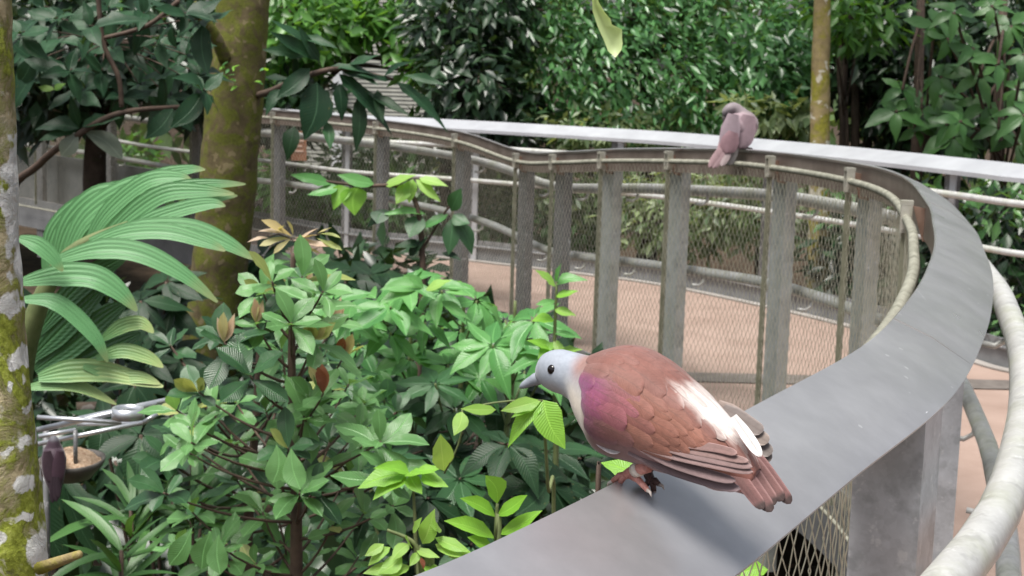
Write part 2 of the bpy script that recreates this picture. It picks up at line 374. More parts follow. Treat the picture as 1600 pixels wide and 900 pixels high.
# ------------------------------------------------------------------ ground, walkway
mk('ground', [(-600,-600,-.9),(600,-600,-.9),(600,600,-.9),(-600,600,-.9)], [(0,1,2,3)], M['soil'], None, False)['kind'] = 'structure'
UE = [(660,900,1.03),(800,835,1.13),(960,757,1.28),(1170,640,1.6),(1350,540,2.0),(1424,462,2.45),(1450,415,2.8),(1460,380,3.15),(1457,350,3.5),(1447,316,4.0),(1404,273,4.95),(1313,251,5.75),(1180,235,6.65),(1080,232,7.2),(962,233,7.95),(883,237,8.55),(815,236,9.2),(720,206,10.2),(600,188,11.2),(432,172,12.3),(302,165,13.4),(43,139,16)]
ue = [Vector((-3,-2,1.25)), Vector((-2.2,-.8,1.25)), Vector((-1.3,-.13,1.25)), Vector((-.62,.40,1.25)), Vector((-.28,.74,1.25))]+[P(*a) for a in UE]+[Vector((-8,18.6,1.17)), Vector((-14,22,1.15))]
EDGE = resample(smoothpts(resample(catmull(ue, 12), .04), 3), .05)
def frame(i, C):
    t = C[min(i+1, len(C)-1)]-C[max(i-1, 0)]; t = Vector((t.x, t.y, 0)).normalized()
    return t, Vector((t.y, -t.x, 0))     # tangent, normal to the right (walkway side of inner rail)
FR = [frame(i, EDGE) for i in range(len(EDGE))]
def off(i, n, z): return EDGE[i] + FR[i][1]*n + Vector((0, 0, z))
def offz(i, n, z): p = EDGE[i] + FR[i][1]*n; return Vector((p.x, p.y, z))
def nearest(u, lo=0, hi=99):
    best = None
    for i, p in enumerate(EDGE):
        if p.y < lo or p.y > hi: continue
        d = abs(proj(p)[0]-u)
        if best is None or d < best[0]: best = (d, i)
    return best[1]
oc = [(1.6,-4),(3.6,-2),(4.8,1),(4.9,4),(4.1,6.6)]
oc = [Vector((x, y, 0)) for x, y in oc]
for u, D in ((1600,8.35),(1550,8.6),(1300,9.95),(1053,11.3),(907,11.85),(837,12.1),(693,12.6),(560,12.95),(440,13.9),(250,15.6)):
    p = P(u, 300, D); oc.append(Vector((p.x, p.y, 0)))
oc += [Vector((-6.5,19.3,0)), Vector((-14,23.6,0))]
OUT = resample(smoothpts(resample(catmull(oc, 12), .05), 10), .08)
OFR = [frame(i, OUT) for i in range(len(OUT))]        # normal right = away from walkway
def offo(i, n, z): p = OUT[i]+OFR[i][1]*n; return Vector((p.x, p.y, z))
# deck slab
poly = [offz(i, .06, 0) for i in range(0, len(EDGE), 2)] + [offo(i, .06, 0) for i in range(len(OUT)-1, -1, -2)]
tri = tessellate_polygon([poly]); nv = len(poly)
V = poly+[p-Vector((0,0,.14)) for p in poly]
F = [tuple(t) for t in tri]+[tuple(x+nv for x in reversed(t)) for t in tri]+[(i, (i+1) % nv, nv+(i+1) % nv, nv+i) for i in range(nv)]
me_fix = mk('walkway', V, F, M['deck'], None, False); me_fix['kind'] = 'structure'
import bmesh
bm = bmesh.new(); bm.from_mesh(me_fix.data); bmesh.ops.recalc_face_normals(bm, faces=bm.faces); bm.to_mesh(me_fix.data); bm.free()

def strip(name, curve_pts_rows, mat, parent, smooth=True, close=False):
    """rows: list of polylines with equal length -> ribbon(s) between consecutive rows"""
    n = len(curve_pts_rows[0]); V = [p for r in curve_pts_rows for p in r]; F = []
    R = len(curve_pts_rows); rr = range(R if close else R-1)
    for a in rr:
        b = (a+1) % R
        for i in range(n-1): F.append((a*n+i, a*n+i+1, b*n+i+1, b*n+i))
    return mk(name, V, F, mat, parent, smooth)
def sweep(name, idx, fn, prof, mat, parent, smooth=False):
    o = strip(name, [[fn(i, a, b) for i in idx] for a, b in prof], mat, parent, smooth, True)
    bm = bmesh.new(); bm.from_mesh(o.data); bmesh.ops.recalc_face_normals(bm, faces=bm.faces); bm.to_mesh(o.data); bm.free()
    return o
def netting(name, curve, topf, botz, cw, ch, r, mat, parent, z0=None):
    """diamond net hanging along a curve: zigzag wires"""
    pts = curve; S = [0]
    for a, b in zip(pts, pts[1:]): S.append(S[-1]+math.hypot(b.x-a.x, b.y-a.y))
    S = np.array(S); A = np.array([(p.x, p.y, t) for p, t in zip(pts, topf)])
    K = int(S[-1]/cw); ztop = float(A[:, 2].max()); R = int((ztop-botz)/ch)
    k = np.arange(K)[:, None]; j = np.arange(R+1)[None, :]
    sgn = np.where((k+j) % 2 == 0, 1, -1)
    s = (k+.5)*cw + sgn*(cw*.47)
    x = np.interp(s, S, A[:, 0]); y = np.interp(s, S, A[:, 1]); tp = np.interp(s, S, A[:, 2])
    z = tp - (tp-botz)*(j/R) ; z = np.broadcast_to(z, x.shape)
    C = np.stack([x, y, z], -1)+RNG.normal(0, .0012, (*x.shape, 3))
    ring = np.array([(1, 0, 0), (-.5, .86, 0), (-.5, -.86, 0)])*r
    V = (C[:, :, None, :]+ring[None, None]).reshape(-1, 3)
    base = (np.arange(K)[:, None]*(R+1)+np.arange(R)[None, :]).reshape(-1)*3
    F = np.concatenate([np.stack([base+a, base+b, base+3+b, base+3+a], 1) for a, b in ((0, 1), (1, 2), (2, 0))])
    o = npmesh(name, V, F, mat, parent); o['kind'] = 'stuff'; return o

# ------------------------------------------------------------------ inner railing
inner = empty('curved_railing', P(1250, 900, 1.9)*1 if False else Vector((.6, 2.0, 0)), 'curved steel railing with broad grey slanted handrail, wire netting and the birds perched on it', 'railing')
NI = len(EDGE); ALL = list(range(NI))
CW, CDZ = .118, -.055
prof = [(0, 0), (.004, .004), (CW*.5, CDZ*.5+.009), (CW-.004, CDZ+.004), (CW, CDZ), (CW-.004, CDZ-.006), (CW*.5, CDZ*.5-.004), (.004, -.008)]
# handrail cap in lengths that meet at thin welded joints
joints = [0, nearest(1475, 1.6, 2.35), nearest(1447, 3.6, 4.4), nearest(1180, 5.9, 7.2), nearest(883, 8, 9), nearest(600, 10.5, 12), NI-1]
joints[1] = min(range(NI), key=lambda i: (EDGE[i]-P(1385, 512, 2.18)).length)
for a, b in zip(joints, joints[1:]):
    idx = list(range(a, b+1))
    o = sweep('handrail_cap', idx, off, prof, M['cap'], inner, True)
    o.data.set_sharp_from_angle(angle=math.radians(50)) if hasattr(o.data, 'set_sharp_from_angle') else None
for a in joints[1:-1]:
    MB().tube([off(a, .004, .0035), off(a, CW*.5, CDZ*.5+.0085), off(a, CW-.004, CDZ+.003)], .0011, 6).build('joint_line', M['dark_metal'], inner, True)
    MB().tube([off(a, CW-.028, CDZ+.0125), off(a, CW-.010, CDZ+.0055)], .0022, 8).build('joint_glint', M['clamp'], inner, True)  # pale bead stands in for the bright glint at the joint
# fascia under the garden edge
sweep('fascia_plate', ALL, off, [(.012, -.012), (.012, -.115), (.020, -.115), (.020, -.012)], M['fascia'], inner)
# posts
post_us = [(1440, 3.2, 4.6), (1345, 4.6, 6.1), (1220, 5.6, 7.1), (1060, 6.6, 8), (950, 7.4, 8.6), (876, 8.2, 9), (815, 8.7, 9.7), (720, 9.5, 11), (597, 10.5, 12), (432, 11.6, 13), (302, 12.5, 14.5), (165, 13.6, 16), (60, 14.5, 17)]
posts = [min(range(NI), key=lambda i: (off(i, .065, 0)-P(1488, 650, 1.86)).length)]
i0 = posts[0]
posts.append(i0+33)
posts += [nearest(*a) for a in post_us]
k = i0-24
pre = []
while k > 5: pre.append(k); k -= 24
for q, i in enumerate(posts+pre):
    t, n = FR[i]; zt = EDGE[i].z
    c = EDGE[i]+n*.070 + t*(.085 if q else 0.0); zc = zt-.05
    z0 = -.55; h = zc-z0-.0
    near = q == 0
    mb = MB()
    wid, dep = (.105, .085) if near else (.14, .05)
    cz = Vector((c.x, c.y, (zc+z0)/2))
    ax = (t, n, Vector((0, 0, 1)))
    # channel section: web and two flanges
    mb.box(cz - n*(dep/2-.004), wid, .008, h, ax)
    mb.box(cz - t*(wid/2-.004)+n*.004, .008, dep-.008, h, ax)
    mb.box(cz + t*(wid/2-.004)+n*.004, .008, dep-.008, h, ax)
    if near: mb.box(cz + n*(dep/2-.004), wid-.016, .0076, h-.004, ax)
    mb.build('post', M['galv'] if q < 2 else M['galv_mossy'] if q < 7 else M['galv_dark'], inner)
    if EDGE[i].y < 2.6 or q == 1: continue
    # flat bar carrying the net, with clamp and gusset
    bc = EDGE[i]-n*.038
    zb = zt-.09
    MB().box(Vector((bc.x, bc.y, (zb+.02)/2)), .009, .022, zb-.02, ax).build('net_bar', M['bar'], inner)
    mb = MB(); cc = Vector((bc.x, bc.y, zt-.055))
    mb.box(cc+Vector((0,0,.036)), .036, .034, .012, ax); mb.box(cc-t*.014+Vector((0,0,-.008)), .008, .030, .075, ax); mb.box(cc+t*.014+Vector((0,0,-.008)), .008, .030, .075, ax)
    mb.box(cc+Vector((0,0,-.040)), .036, .026, .010, ax)
    mb.build('cable_clamp', M['clamp'], inner)
    mb = MB(); g = EDGE[i]+t*.03; gz = Vector((0, 0, 1))
    v0 = len(mb.v); A = [g-n*.02-gz*.03, g+n*.075-gz*.045, g+n*.075-gz*.14, g+n*.01-gz*.125]
    mb.v += [p-t*.004 for p in A]+[p+t*.004 for p in A]
    mb.f += [(0,1,2,3),(7,6,5,4),(0,4,5,1),(1,5,6,2),(2,6,7,3),(3,7,4,0)]
    gp = mb.build('gusset', M['rust'], inner)
    MB().tube([g+n*.04-gz*.085-t*.012, g+n*.04-gz*.085+t*.012], .011, 8).build('bolt', M['clamp'], gp)
# cable with lashing ridges
cp = resample([off(i, -.038, -.062) for i in ALL], .011)
MB().tube(cp, [.0135 if i % 2 else .0105 for i in range(len(cp))], 7).build('net_cable', M['rope'], inner, True)
net_top = [EDGE[i].z-.07 for i in ALL]
netting('wire_netting', [off(i, -.038, 0) for i in ALL], net_top, -.02, .021, .029, .0012, M['wire'], inner)
MB().tube([offz(i, -.038, -.02) for i in ALL[::3]], .008, 6).build('bottom_cable', M['rope'], inner, True)
# walkway side pipes
ips = ALL[::3]
MB().tube([off(i,   .185, -.205) for i in ips], .028, 12).build('rail_pipe', M['pipe'], inner, True)
MB().tube([off(i, .185, -.60) for i in ips], .024, 12).build('rail_pipe', M['pipe'], inner, True)
for q, i in enumerate(posts+pre):
    t, n = FR[i]
    for dz in (-.205, -.60):
        e = off(i, .185, dz); a = off(i, .12, dz-.06)
        MB().tube([a, off(i, .155, dz-.065), off(i, .182, dz-.048), e], .008, 6).build('pipe_bracket', M['pipe'], inner, True)
sweep('deck_kerb', ALL, offz, [(.03, -.25), (.03, .05), (.045, .05), (.045, -.25)], M['kerb'], inner)

# ------------------------------------------------------------------ outer railing
outer = empty('outer_railing', Vector((2.6, 8.6, 0)), 'long pale railing with pipes and dark net along the far side of the deck', 'railing')
OA = list(range(len(OUT)))
def oz(i): 
    return 1.135
sweep('handrail_cap', OA, lambda i, a, b: offo(i, a, oz(i)+b), [(.10, 0), (-.06, -.065), (-.06, -.09), (-.05, -.09), (.10, -.02)], M['cap_far'], outer)
for z, r in ((.93, .021), (.66, .019)):
    MB().tube([offo(i, -.05, z) for i in OA[::2]], r, 8).build('rail_pipe', M['pipe'], outer, True)
def onear(u, lo, hi): return min((i for i in OA if lo < OUT[i].y < hi), key=lambda i: abs(proj(Vector((OUT[i].x, OUT[i].y, .8)))[0]-u))
op = [onear(u, lo, hi) for u, lo, hi in ((1485,8,10),(1205,9.5,11),(968,11,12.5),(745,12,13.2),(545,12.4,13.8),(330,13.5,16),(175,14,18),(70,15,20))]
k = op[0]-25
while k > 3: op.append(k); k -= 25
for i in op:
    t, n = OFR[i]; ax = (t, n, Vector((0,0,1)))
    MB().box(offo(i, .0, .54), .05, .012, 1.06, ax).build('post', M['cap_far'], outer)
    MB().box(offo(i, .035, .42)+t*.05, .09, .04, 1.3, ax).build('post_backing', M['galv_dark'], outer)
netting('wire_netting', [offo(i, .012, 0) for i in OA], [1.0]*len(OA), .12, .045, .045, .0013, M['wire_dark'], outer)
sweep('kerb_plate', OA, offo, [(.015, -.02), (.015, .17), (.03, .17), (.03, -.02)], M['kerb'], outer)
MB().tube([offo(i, .0, .12) for i in OA[::2]], .012, 6).build('bottom_cable', M['galv_dark'], outer, True)
sweep('deck_trim', OA, offo, [(-.06, .004), (-.06, .012), (.01, .012), (.01, .004)], M['edge'], outer)
# drain channel across the deck
a = offz(nearest(1120, 6.6, 8), .1, .004); 
pA = P(985, 583, 7.9); pB = P(1640, 601, 7.95)
dr = Vector((pB.x-pA.x, pB.y-pA.y, 0)); ln = dr.length; dr.normalize(); nr = Vector((-dr.y, dr.x, 0))
d0 = Vector((pA.x, pA.y, .006)); d1 = Vector((pB.x, pB.y, .006))
mk('drain_strip', [d0-nr*.12, d1-nr*.12, d1+nr*.12, d0+nr*.12], [(0,1,2,3)], M['dark_metal'], None, False)['kind'] = 'structure'

# ------------------------------------------------------------------ leaves
def prof_w(shape, t):
    s = math.sin(math.pi*t)
    if shape == 'obov': return (math.sin(math.pi*min(1, t**1.45)))**.75
    if shape == 'ovate': return (math.sin(math.pi*t**.72))**.9*(1-.25*t)
    if shape == 'acum': return (math.sin(math.pi*t**.8))**1.0*(1 if t < .8 else 1-(t-.8)*1.6)
    if shape == 'lance': return s**1.05
    if shape == 'strap': return min(1, 4*t+.25)*(1 if t < .6 else (1-((t-.6)/.4)**1.6))
    return s**.8
def leaf_mesh(name, shape, mat, wr, droop=.18, fold=.25, seg=6, wave=.0, seed=0):
    rr = random.Random(seed*31+hash(shape) % 1000 if False else seed*31+len(shape)); V = [(0, 0, 0)]; U = [(0, 0)]
    tw = rr.uniform(-.4, .4); cx = rr.uniform(-.10, .10)
    for i in range(1, seg):
        t = i/seg; w = prof_w(shape, t)*wr/2
        z = -droop*t*t; c = cx*math.sin(math.pi*t)
        wl = wave*math.sin(t*9+rr.random()*6); wr_ = wave*math.sin(t*9+rr.random()*6)
        V += [(c-w, t, z+w*fold+wl*w+tw*w*t), (c, t, z), (c+w, t, z+w*fold+wr_*w-tw*w*t)]
        U += [(-1, t), (0, t), (1, t)]
    V.append((cx*.2, 1, -droop)); U.append((0, 1))
    F = [(0, 2, 1), (0, 3, 2)]
    for i in range(seg-2):
        b = 1+3*i; F += [(b, b+1, b+4, b+3), (b+1, b+2, b+5, b+4)]
    e = 1+3*(seg-2); T = len(V)-1; F += [(e, e+1, T), (e+1, e+2, T)]
    me = bpy.data.meshes.new(name); me.from_pydata(V, [], F); me.shade_smooth(); me.materials.append(mat)
    l = me.uv_layers.new(name='UVMap')
    idx = np.empty(len(me.loops), dtype=np.int32); me.loops.foreach_get('vertex_index', idx)
    l.data.foreach_set('uv', np.array(U, dtype=np.float32)[idx].ravel())
    return me
def variants(shape, mat, wr, n=4, **kw):
    return [leaf_mesh('leaf', shape, M[mat], wr*random.uniform(.9, 1.12), droop=kw.get('droop', .18)*random.uniform(-.1, 2.1), fold=kw.get('fold', .25)*random.uniform(.2, 1.8), wave=kw.get('wave', .12), seed=i) for i in range(n)]
LV = {
 'obov': variants('obov', 'L_obov', .46, 9, wave=.2), 'obov_dk': variants('obov', 'L_obov_dk', .46, 6, wave=.2),
 'new': variants('obov', 'L_new', .36), 'bud': variants('lance', 'L_bud', .30), 'red': variants('obov', 'L_red', .42), 'yel': variants('obov', 'L_yel', .42),
 'palm': variants('acum', 'L_palm', .40, 9, droop=.28, wave=.18), 'palm_dk': variants('acum', 'L_palm_dk', .40, 4, droop=.3),
 'bright': variants('ovate', 'L_bright', .56, 4, droop=.12), 'lime': variants('acum', 'L_lime', .48, 4),
 'pinna': variants('lance', 'L_bright', .38, 4, droop=.1),
 'dark': variants('acum', 'L_dark', .44, 5, droop=.22, wave=.2), 'grey': variants('obov', 'L_grey', .48, 2),
 'under': variants('acum', 'L_under', .42, 5, droop=.3), 'strap': variants('strap', 'L_strap', .10, 4, droop=.35), 'strap_dk': variants('strap', 'L_under', .17, 3, droop=.3),
}
def leaf_at(root, kind, base, d, up, L, wscale=1.0, name='leaf'):
    y = d.normalized(); z = (up-y*up.dot(y))
    if z.length < 1e-4: z = y.orthogonal()
    z.normalize(); x = y.cross(z)
    me = random.choice(LV[kind]) if isinstance(kind, str) else kind
    o = bpy.data.objects.new(name, me); COL.objects.link(o); o.parent = root
    R = Matrix(((x.x*L*wscale, y.x*L, z.x*L, 0), (x.y*L*wscale, y.y*L, z.y*L, 0), (x.z*L*wscale, y.z*L, z.z*L, 0), (0, 0, 0, 1)))
    R.translation = base-root.location
    o.matrix_local = R
    return o
def leaf_uv(root, kind, b, t, wpx=None, D=3.0, dD=0.0, face=.8, ratio=.46):
    """leaf whose base and tip stand at given places; broad side turned partly to the sky, partly to the viewer"""
    B = P(b[0], b[1], D); T = P(t[0], t[1], D+dD); d = T-B
    tocam = (CAM-B).normalized(); up = tocam*face+Vector((random.uniform(-.2,.2), 0, 1.0))
    L = d.length; ws = 1.0
    if wpx: ws = wpx*px(D)/(L*ratio)
    return leaf_at(root, kind, B, d, up, L, ws)
def arc(a, b, sag, n=6):
    m = (a+b)/2+sag; return [(a*(1-t)**2+m*2*t*(1-t)+b*t*t) for t in [i/(n-1) for i in range(n)]]
def rosette(root, kind, c, axis, L, n=7, elev=(10, 55), mixed=None):
    n = max(4, n+random.choice((-1, 0, 0, 1)))
    axis = axis.normalized(); a = axis.orthogonal().normalized(); b = axis.cross(a); ph = random.uniform(0, 6.28)
    for k in range(n):
        th = ph+k*2.4+random.uniform(-.3, .3); e = math.radians(elev[0]+(elev[1]-elev[0])*k/max(1, n-1)+random.uniform(-8, 8))
        d = (a*math.cos(th)+b*math.sin(th))*math.cos(e)+axis*math.sin(e)
        kd = kind
        if mixed and random.random() < mixed[1]: kd = mixed[0]
        leaf_at(root, kd, c-axis*(.02*L*8*(1-k/n)), d, axis+Vector((0,0,.4)), L*random.uniform(.6, 1.18)*(1-.25*k/n))
def palmate(root, kind, c, axis, L, n=6, spread=330):
    axis = axis.normalized(); a = axis.orthogonal().normalized(); b = axis.cross(a); ph = random.uniform(0, 6.28)
    for k in range(n):
        th = ph+math.radians(spread)*k/n
        d = (a*math.cos(th)+b*math.sin(th))+axis*random.uniform(-.25, .05)
        leaf_at(root, kind, c+d*.01, d, axis, L*random.uniform(.75, 1.1))
def stems(root, mb, mat='twig', name='stem'): return mb.build(name, M[mat], root, True)
V3 = Vector
def cr(a=.4): return V3((random.uniform(-a, a), random.uniform(-a, a), 0))

# ------------------------------------------------------------------ trees
def trunk_mesh(pts, radii, n=28, amp=.06, seed=0, per=14):
    c = catmull(pts, per); m = len(c); rr = np.interp(np.linspace(0, len(radii)-1, m), range(len(radii)), radii)
    mb = MB(); mb.tube(c, list(rr), n)
    for q in range(m*n):
        i = q//n; p = mb.v[q]; d = (p-c[i]); 
        k = 1+amp*noise.noise(p*6+V3((seed, 0, 0)))+amp*.6*noise.noise(p*17+V3((0, seed, 0)))+amp*.3*noise.noise(p*45)
        mb.v[q] = c[i]+d*k
    return mb
def crown(name, blobs, n, L, mat, parent, wr=.42, flow=None, jitter=1.0, shell=.35):
    """leaf-by-leaf crown: blobs = [(centre, (rx,ry,rz))]; joined small leaves"""
    vol = np.array([b[1][0]*b[1][2] for b in blobs]); vol = vol/vol.sum()
    ids = RNG.choice(len(blobs), n, p=vol)
    C = np.array([tuple(b[0]) for b in blobs])[ids]; R = np.array([b[1] for b in blobs])[ids]
    d = RNG.normal(size=(n, 3)); d /= np.linalg.norm(d, axis=1)[:, None]
    rad = shell+(1-shell)*RNG.random(n)**.5
    lump = np.array([1+.28*noise.noise(V3(tuple(q*2.3)))+.2*noise.noise(V3(tuple(q*5.1))) for q in (d+C*.7)])
    pos = C+d*R*(rad*lump)[:, None]
    fl = np.array(flow if flow is not None else (0, 0, -.5))
    y = d*.6+fl+RNG.normal(0, .55*jitter, (n, 3)); y /= np.linalg.norm(y, axis=1)[:, None]
    z = d*.5+np.array([0, -.3, .8])+RNG.normal(0, .45*jitter, (n, 3)); z -= y*(z*y).sum(1)[:, None]; z /= np.linalg.norm(z, axis=1)[:, None]
    x = np.cross(y, z); l = L*RNG.uniform(.5, 1.4, n)[:, None]; w = l*wr*.5
    q = [pos, pos+y*l*.5-z*l*.03, pos+y*l, pos+y*l*.42-x*w+z*w*.3, pos+y*l*.42+x*w+z*w*.3]
    Vv = np.stack(q, 1).reshape(-1, 3); b = np.arange(n)*5
    Fv = np.concatenate([np.stack(t, 1) for t in ((b, b+1, b+3), (b+1, b+2, b+3), (b, b+4, b+1), (b+1, b+4, b+2))])
    o = npmesh(name, Vv, Fv, M[mat], parent, False); o['kind'] = 'stuff'; return o
def blob(u, v, D, rx, ry, rz=1.0): return (P(u, v, D), (rx*px(D), rz, ry*px(D)))

# left foreground trunk
T = [( -60, -120, 1.75), (-47, 60, 1.75), (-40, 330, 1.74), (-28, 560, 1.73), (-18, 760, 1.72), (-6, 930, 1.71), (8, 1250, 1.7)]
base = P(14, 1400, 1.7); base.z = -.9
tr1 = empty('tree', base, 'mossy tree trunk with white lichen patches close beside the camera at the edge', 'tree')
trunk_mesh([P(*a) for a in T]+[base], [w*px(1.73) for w in (66, 66, 70, 73, 82, 84, 90, 130)], 64, .085, 3, 34).build('trunk', M['bark_front'], tr1, True)
MB().tube([P(62, 888, 1.66), P(90, 878, 1.63), P(124, 866, 1.6)], [.0075, .006, .0045], 10).build('branch_stub', M['bark_slim'], tr1, True)
# middle trunk
D = 8.0
T = [(388, -200, D), (381, 0, D), (366, 170, D), (352, 330, D), (337, 480, D), (324, 590, D), (318, 700, D)]
base = P(312, 830, D); base.z = -.9
tr2 = empty('tree', base, 'thick brown and green mossy trunk rising behind the shrubs with a snapped branch', 'tree')
trunk_mesh([P(*a) for a in T]+[base], [w*px(D) for w in (39, 40, 44, 44, 45, 45, 50, 70)], 32, .07, 8, 16).build('trunk', M['bark_mid'], tr2, True)
MB().tube(catmull([P(352, 92, D-.12), P(338, 60, D-.2), P(318, 30, D-.26), P(300, 8, D-.3)], 4), [w*px(D) for w in (11, 10, 10, 9, 9, 9, 9, 8.5, 8.5, 8.5, 9, 9, 9.5)], 10, jit=.06).build('branch_stub', M['bark_mid'], tr2, True)
for k in range(16):
    leaf_at(tr2, 'bright' if k % 2 else 'palm', P(random.choice((350, 358, 366, 405, 412))+random.uniform(-8, 8), random.uniform(95, 135), D-.2), V3((random.uniform(-1,1), -.6, random.uniform(-.6,.6))), V3((0,-.5,1)), random.uniform(.03, .055))
# slim trunk behind the far railing
D = 11.6
base = P(1281, 600, D); base.z = -.9
tr3 = empty('tree', base, 'slim pale yellowish trunk standing behind the perched pigeon and far railing', 'tree')
trunk_mesh([P(1288, -260, D), P(1285, 0, D), P(1282, 110, D), P(1281, 225, D), P(1279, 420, D), base], [w*px(D) for w in (12, 13, 14, 15.5, 17, 22)], 20, .06, 12, 12).build('trunk', M['bark_slim'], tr3, True)
crown('crown', [blob(1290, -420, D, 260, 130, 1.2)], 900, .2, 'C_mid', tr3)
def bgtree(name, label, cat, blobs, n, L, mat, bt, bbase, r=.06, group=None, **kw):
    """background plant: trunk from the ground to its crown plus leafy crown"""
    b = P(*bbase); b.z = -.9
    root = empty(name, b, label, cat, group)
    top = P(*bt); mid = (b+top)/2+cr(.15)
    mb = trunk_mesh([b, b.lerp(mid, .5)+cr(.05), mid, top], [r*1.5, r*1.1, r, r*.45], 10, .05, n % 17, 5)
    for c, rad in blobs:
        for k in range(3):
            e = c+V3((random.uniform(-.7,.7)*rad[0], random.uniform(-.5,.5)*rad[1], random.uniform(-.6,.7)*rad[2]))
            mb.tube(arc(mid.lerp(top, random.random()), e, V3((0,0,.1)), 5), [r*.4, r*.32, r*.25, r*.18, r*.1], 5)
    mb.build('trunk', M['bark_dark'], root, True)
    cs = crown('crown', blobs, n, L, mat, root, **kw)
    return root
FL = (.55, -.1, -.75)
t = bgtree('hedge_tree', 'dense small-leaved glossy green tree filling the middle behind the far handrail', 'tree', [blob(1010,100,14.4,190,140,1.1), blob(880,120,14.8,110,120,.9), blob(1120,150,14,120,90,.9), blob(960,0,14.8,200,90,1), blob(1150,20,14.3,110,110,1), blob(1040,-160,15,300,120,1.2)], 14500, .098, 'C_hedge', (1000,-60,15.2), (1000,500,15.2), .09, wr=.42, flow=FL)
t = bgtree('hedge_tree', 'dark glossy small-leaved tree beside the slim pale trunk, left of it', 'tree', [blob(1215,110,13.6,70,95,.8), blob(1180,190,13.7,60,50,.6)], 3600, .12, 'C_hedge', (1200,30,14), (1200,500,14), .06, wr=.42, flow=FL)
bgtree('dark_tree', 'near-black tree between the louvred building and the glossy hedge tree', 'tree', [blob(735,130,14.2,75,110,1), blob(760,20,14.6,90,80,1), blob(700,30,14.4,70,60,.8), blob(800,190,14.2,60,50,.6)], 4200, .15, 'C_dark', (735,20,14.6), (735,500,14.6), .16)
bgtree('bright_tree', 'bright green leafy tree behind the thick mossy trunk', 'tree', [blob(470,40,15,90,70,.8), blob(440,110,15,60,60,.6), blob(600,5,15.4,130,40,.7), blob(560,40,15,40,30,.4), blob(680,100,14.6,50,40,.4), blob(250,40,15.5,100,60,.6), blob(640,60,15,40,40,.4)], 3600, .17, 'C_bright', (470,-20,15.6), (465,500,15.6), .08)
bgtree('shade_tree', 'dark tree behind the broad-leaved branch in the upper corner', 'tree', [blob(150,30,13,190,110,1), blob(300,110,13.2,110,70,.8), blob(60,120,13.4,110,90,.8), blob(450,160,14.6,80,50,.6)], 3600, .2, 'C_dark', (170,-30,13.6), (150,500,13.6), .1)
bgtree('shade_tree', 'dark mixed-leaved tree with thin bare trunks right of the slim pale trunk', 'tree', [blob(1380,60,14,120,110,1), blob(1460,150,13.6,120,120,.9), blob(1340,10,14,80,80,.6), blob(1560,80,13.6,120,130,1)], 6800, .16, 'C_dark', (1400,-40,14.4), (1395,500,14.4), .13)
bgtree('bright_tree', 'light green sprays hanging right beside the slim trunk near the top', 'tree', [blob(1320,15,12.4,60,36,.3), blob(1360,35,12.4,50,40,.3), blob(1310,50,12.3,25,22,.2)], 330, .15, 'C_bright', (1330,-60,12.8), (1345,500,13), .03)
for k, u in enumerate((1318, 1334, 1352)):
    b = P(u, 500, 13.2+.2*k); b.z = -.9
    r = empty('sapling', b, ('thin dark bare stem right beside the slim pale trunk', 'middle thin dark bare stem right of the slim pale trunk', 'thin dark bare stem farthest from the slim pale trunk, leaning')[k], 'sapling')
    trunk_mesh([b, P(u+2, 250, 13.2+.2*k), P(u-4+6*k, 120, 13.3+.2*k), P(u+10*k-12, -40, 13.4+.2*k)], [.05, .042, .035, .02], 8, .06, k, 6).build('trunk', M['bark_dark'], r, True)
bgtree('understory_shrub', 'pale yellow-green shrubbery seen through the far railing pipes in the middle', 'shrub', [blob(900,290,14.2,120,70,.5), blob(1060,330,13.4,120,70,.5), blob(1180,320,12.8,110,70,.5), blob(760,270,14.6,90,50,.5), blob(960,200,14,160,30,.4)], 5200, .10, 'C_pale', (960,270,14.4), (960,460,14.4), .04)
bgtree('understory_shrub', 'mid green shrubbery behind the far railing near the centre left', 'shrub', [blob(660,320,15.2,130,80,.6), blob(560,300,15.6,90,80,.6), blob(850,350,14.4,110,60,.5), blob(700,210,15,90,40,.5)], 3600, .15, 'C_mid', (640,290,15.6), (640,460,15.6), .04)
bgtree('understory_shrub', 'light variegated shrub just over the handrail beside the distant pigeon', 'shrub', [blob(1215,175,12.9,55,24,.25), blob(1160,165,13,30,18,.2), blob(1255,190,12.8,25,22,.2)], 330, .15, 'C_pale', (1215,185,13.1), (1215,500,13.1), .03)
bgtree('understory_shrub', 'dark green shrubs behind the dark net under the far railing', 'shrub', [blob(1540,400,10.6,120,110,.6), blob(1380,400,11.6,110,110,.5), blob(1480,520,10,120,60,.4)], 4200, .14, 'C_dark', (1500,330,11), (1500,600,11), .04)
bgtree('understory_shrub', 'sparse bright shrub growing among dark leaves low behind the far net', 'shrub', [blob(1560,330,10.3,70,60,.4), blob(1450,330,11,60,60,.4), blob(1550,490,9.6,70,50,.3), blob(1340,330,11.5,60,80,.4)], 420, .12, 'C_mid', (1540,360,10.6), (1540,600,10.6), .03)
bgtree('understory_shrub', 'bright green low shrub left of the thick mossy trunk behind railings', 'shrub', [blob(200,260,18,60,50,.4), blob(440,290,15.4,50,60,.4), blob(520,330,15,60,60,.4)], 900, .15, 'C_bright', (470,280,15.8), (470,460,15.8), .03)
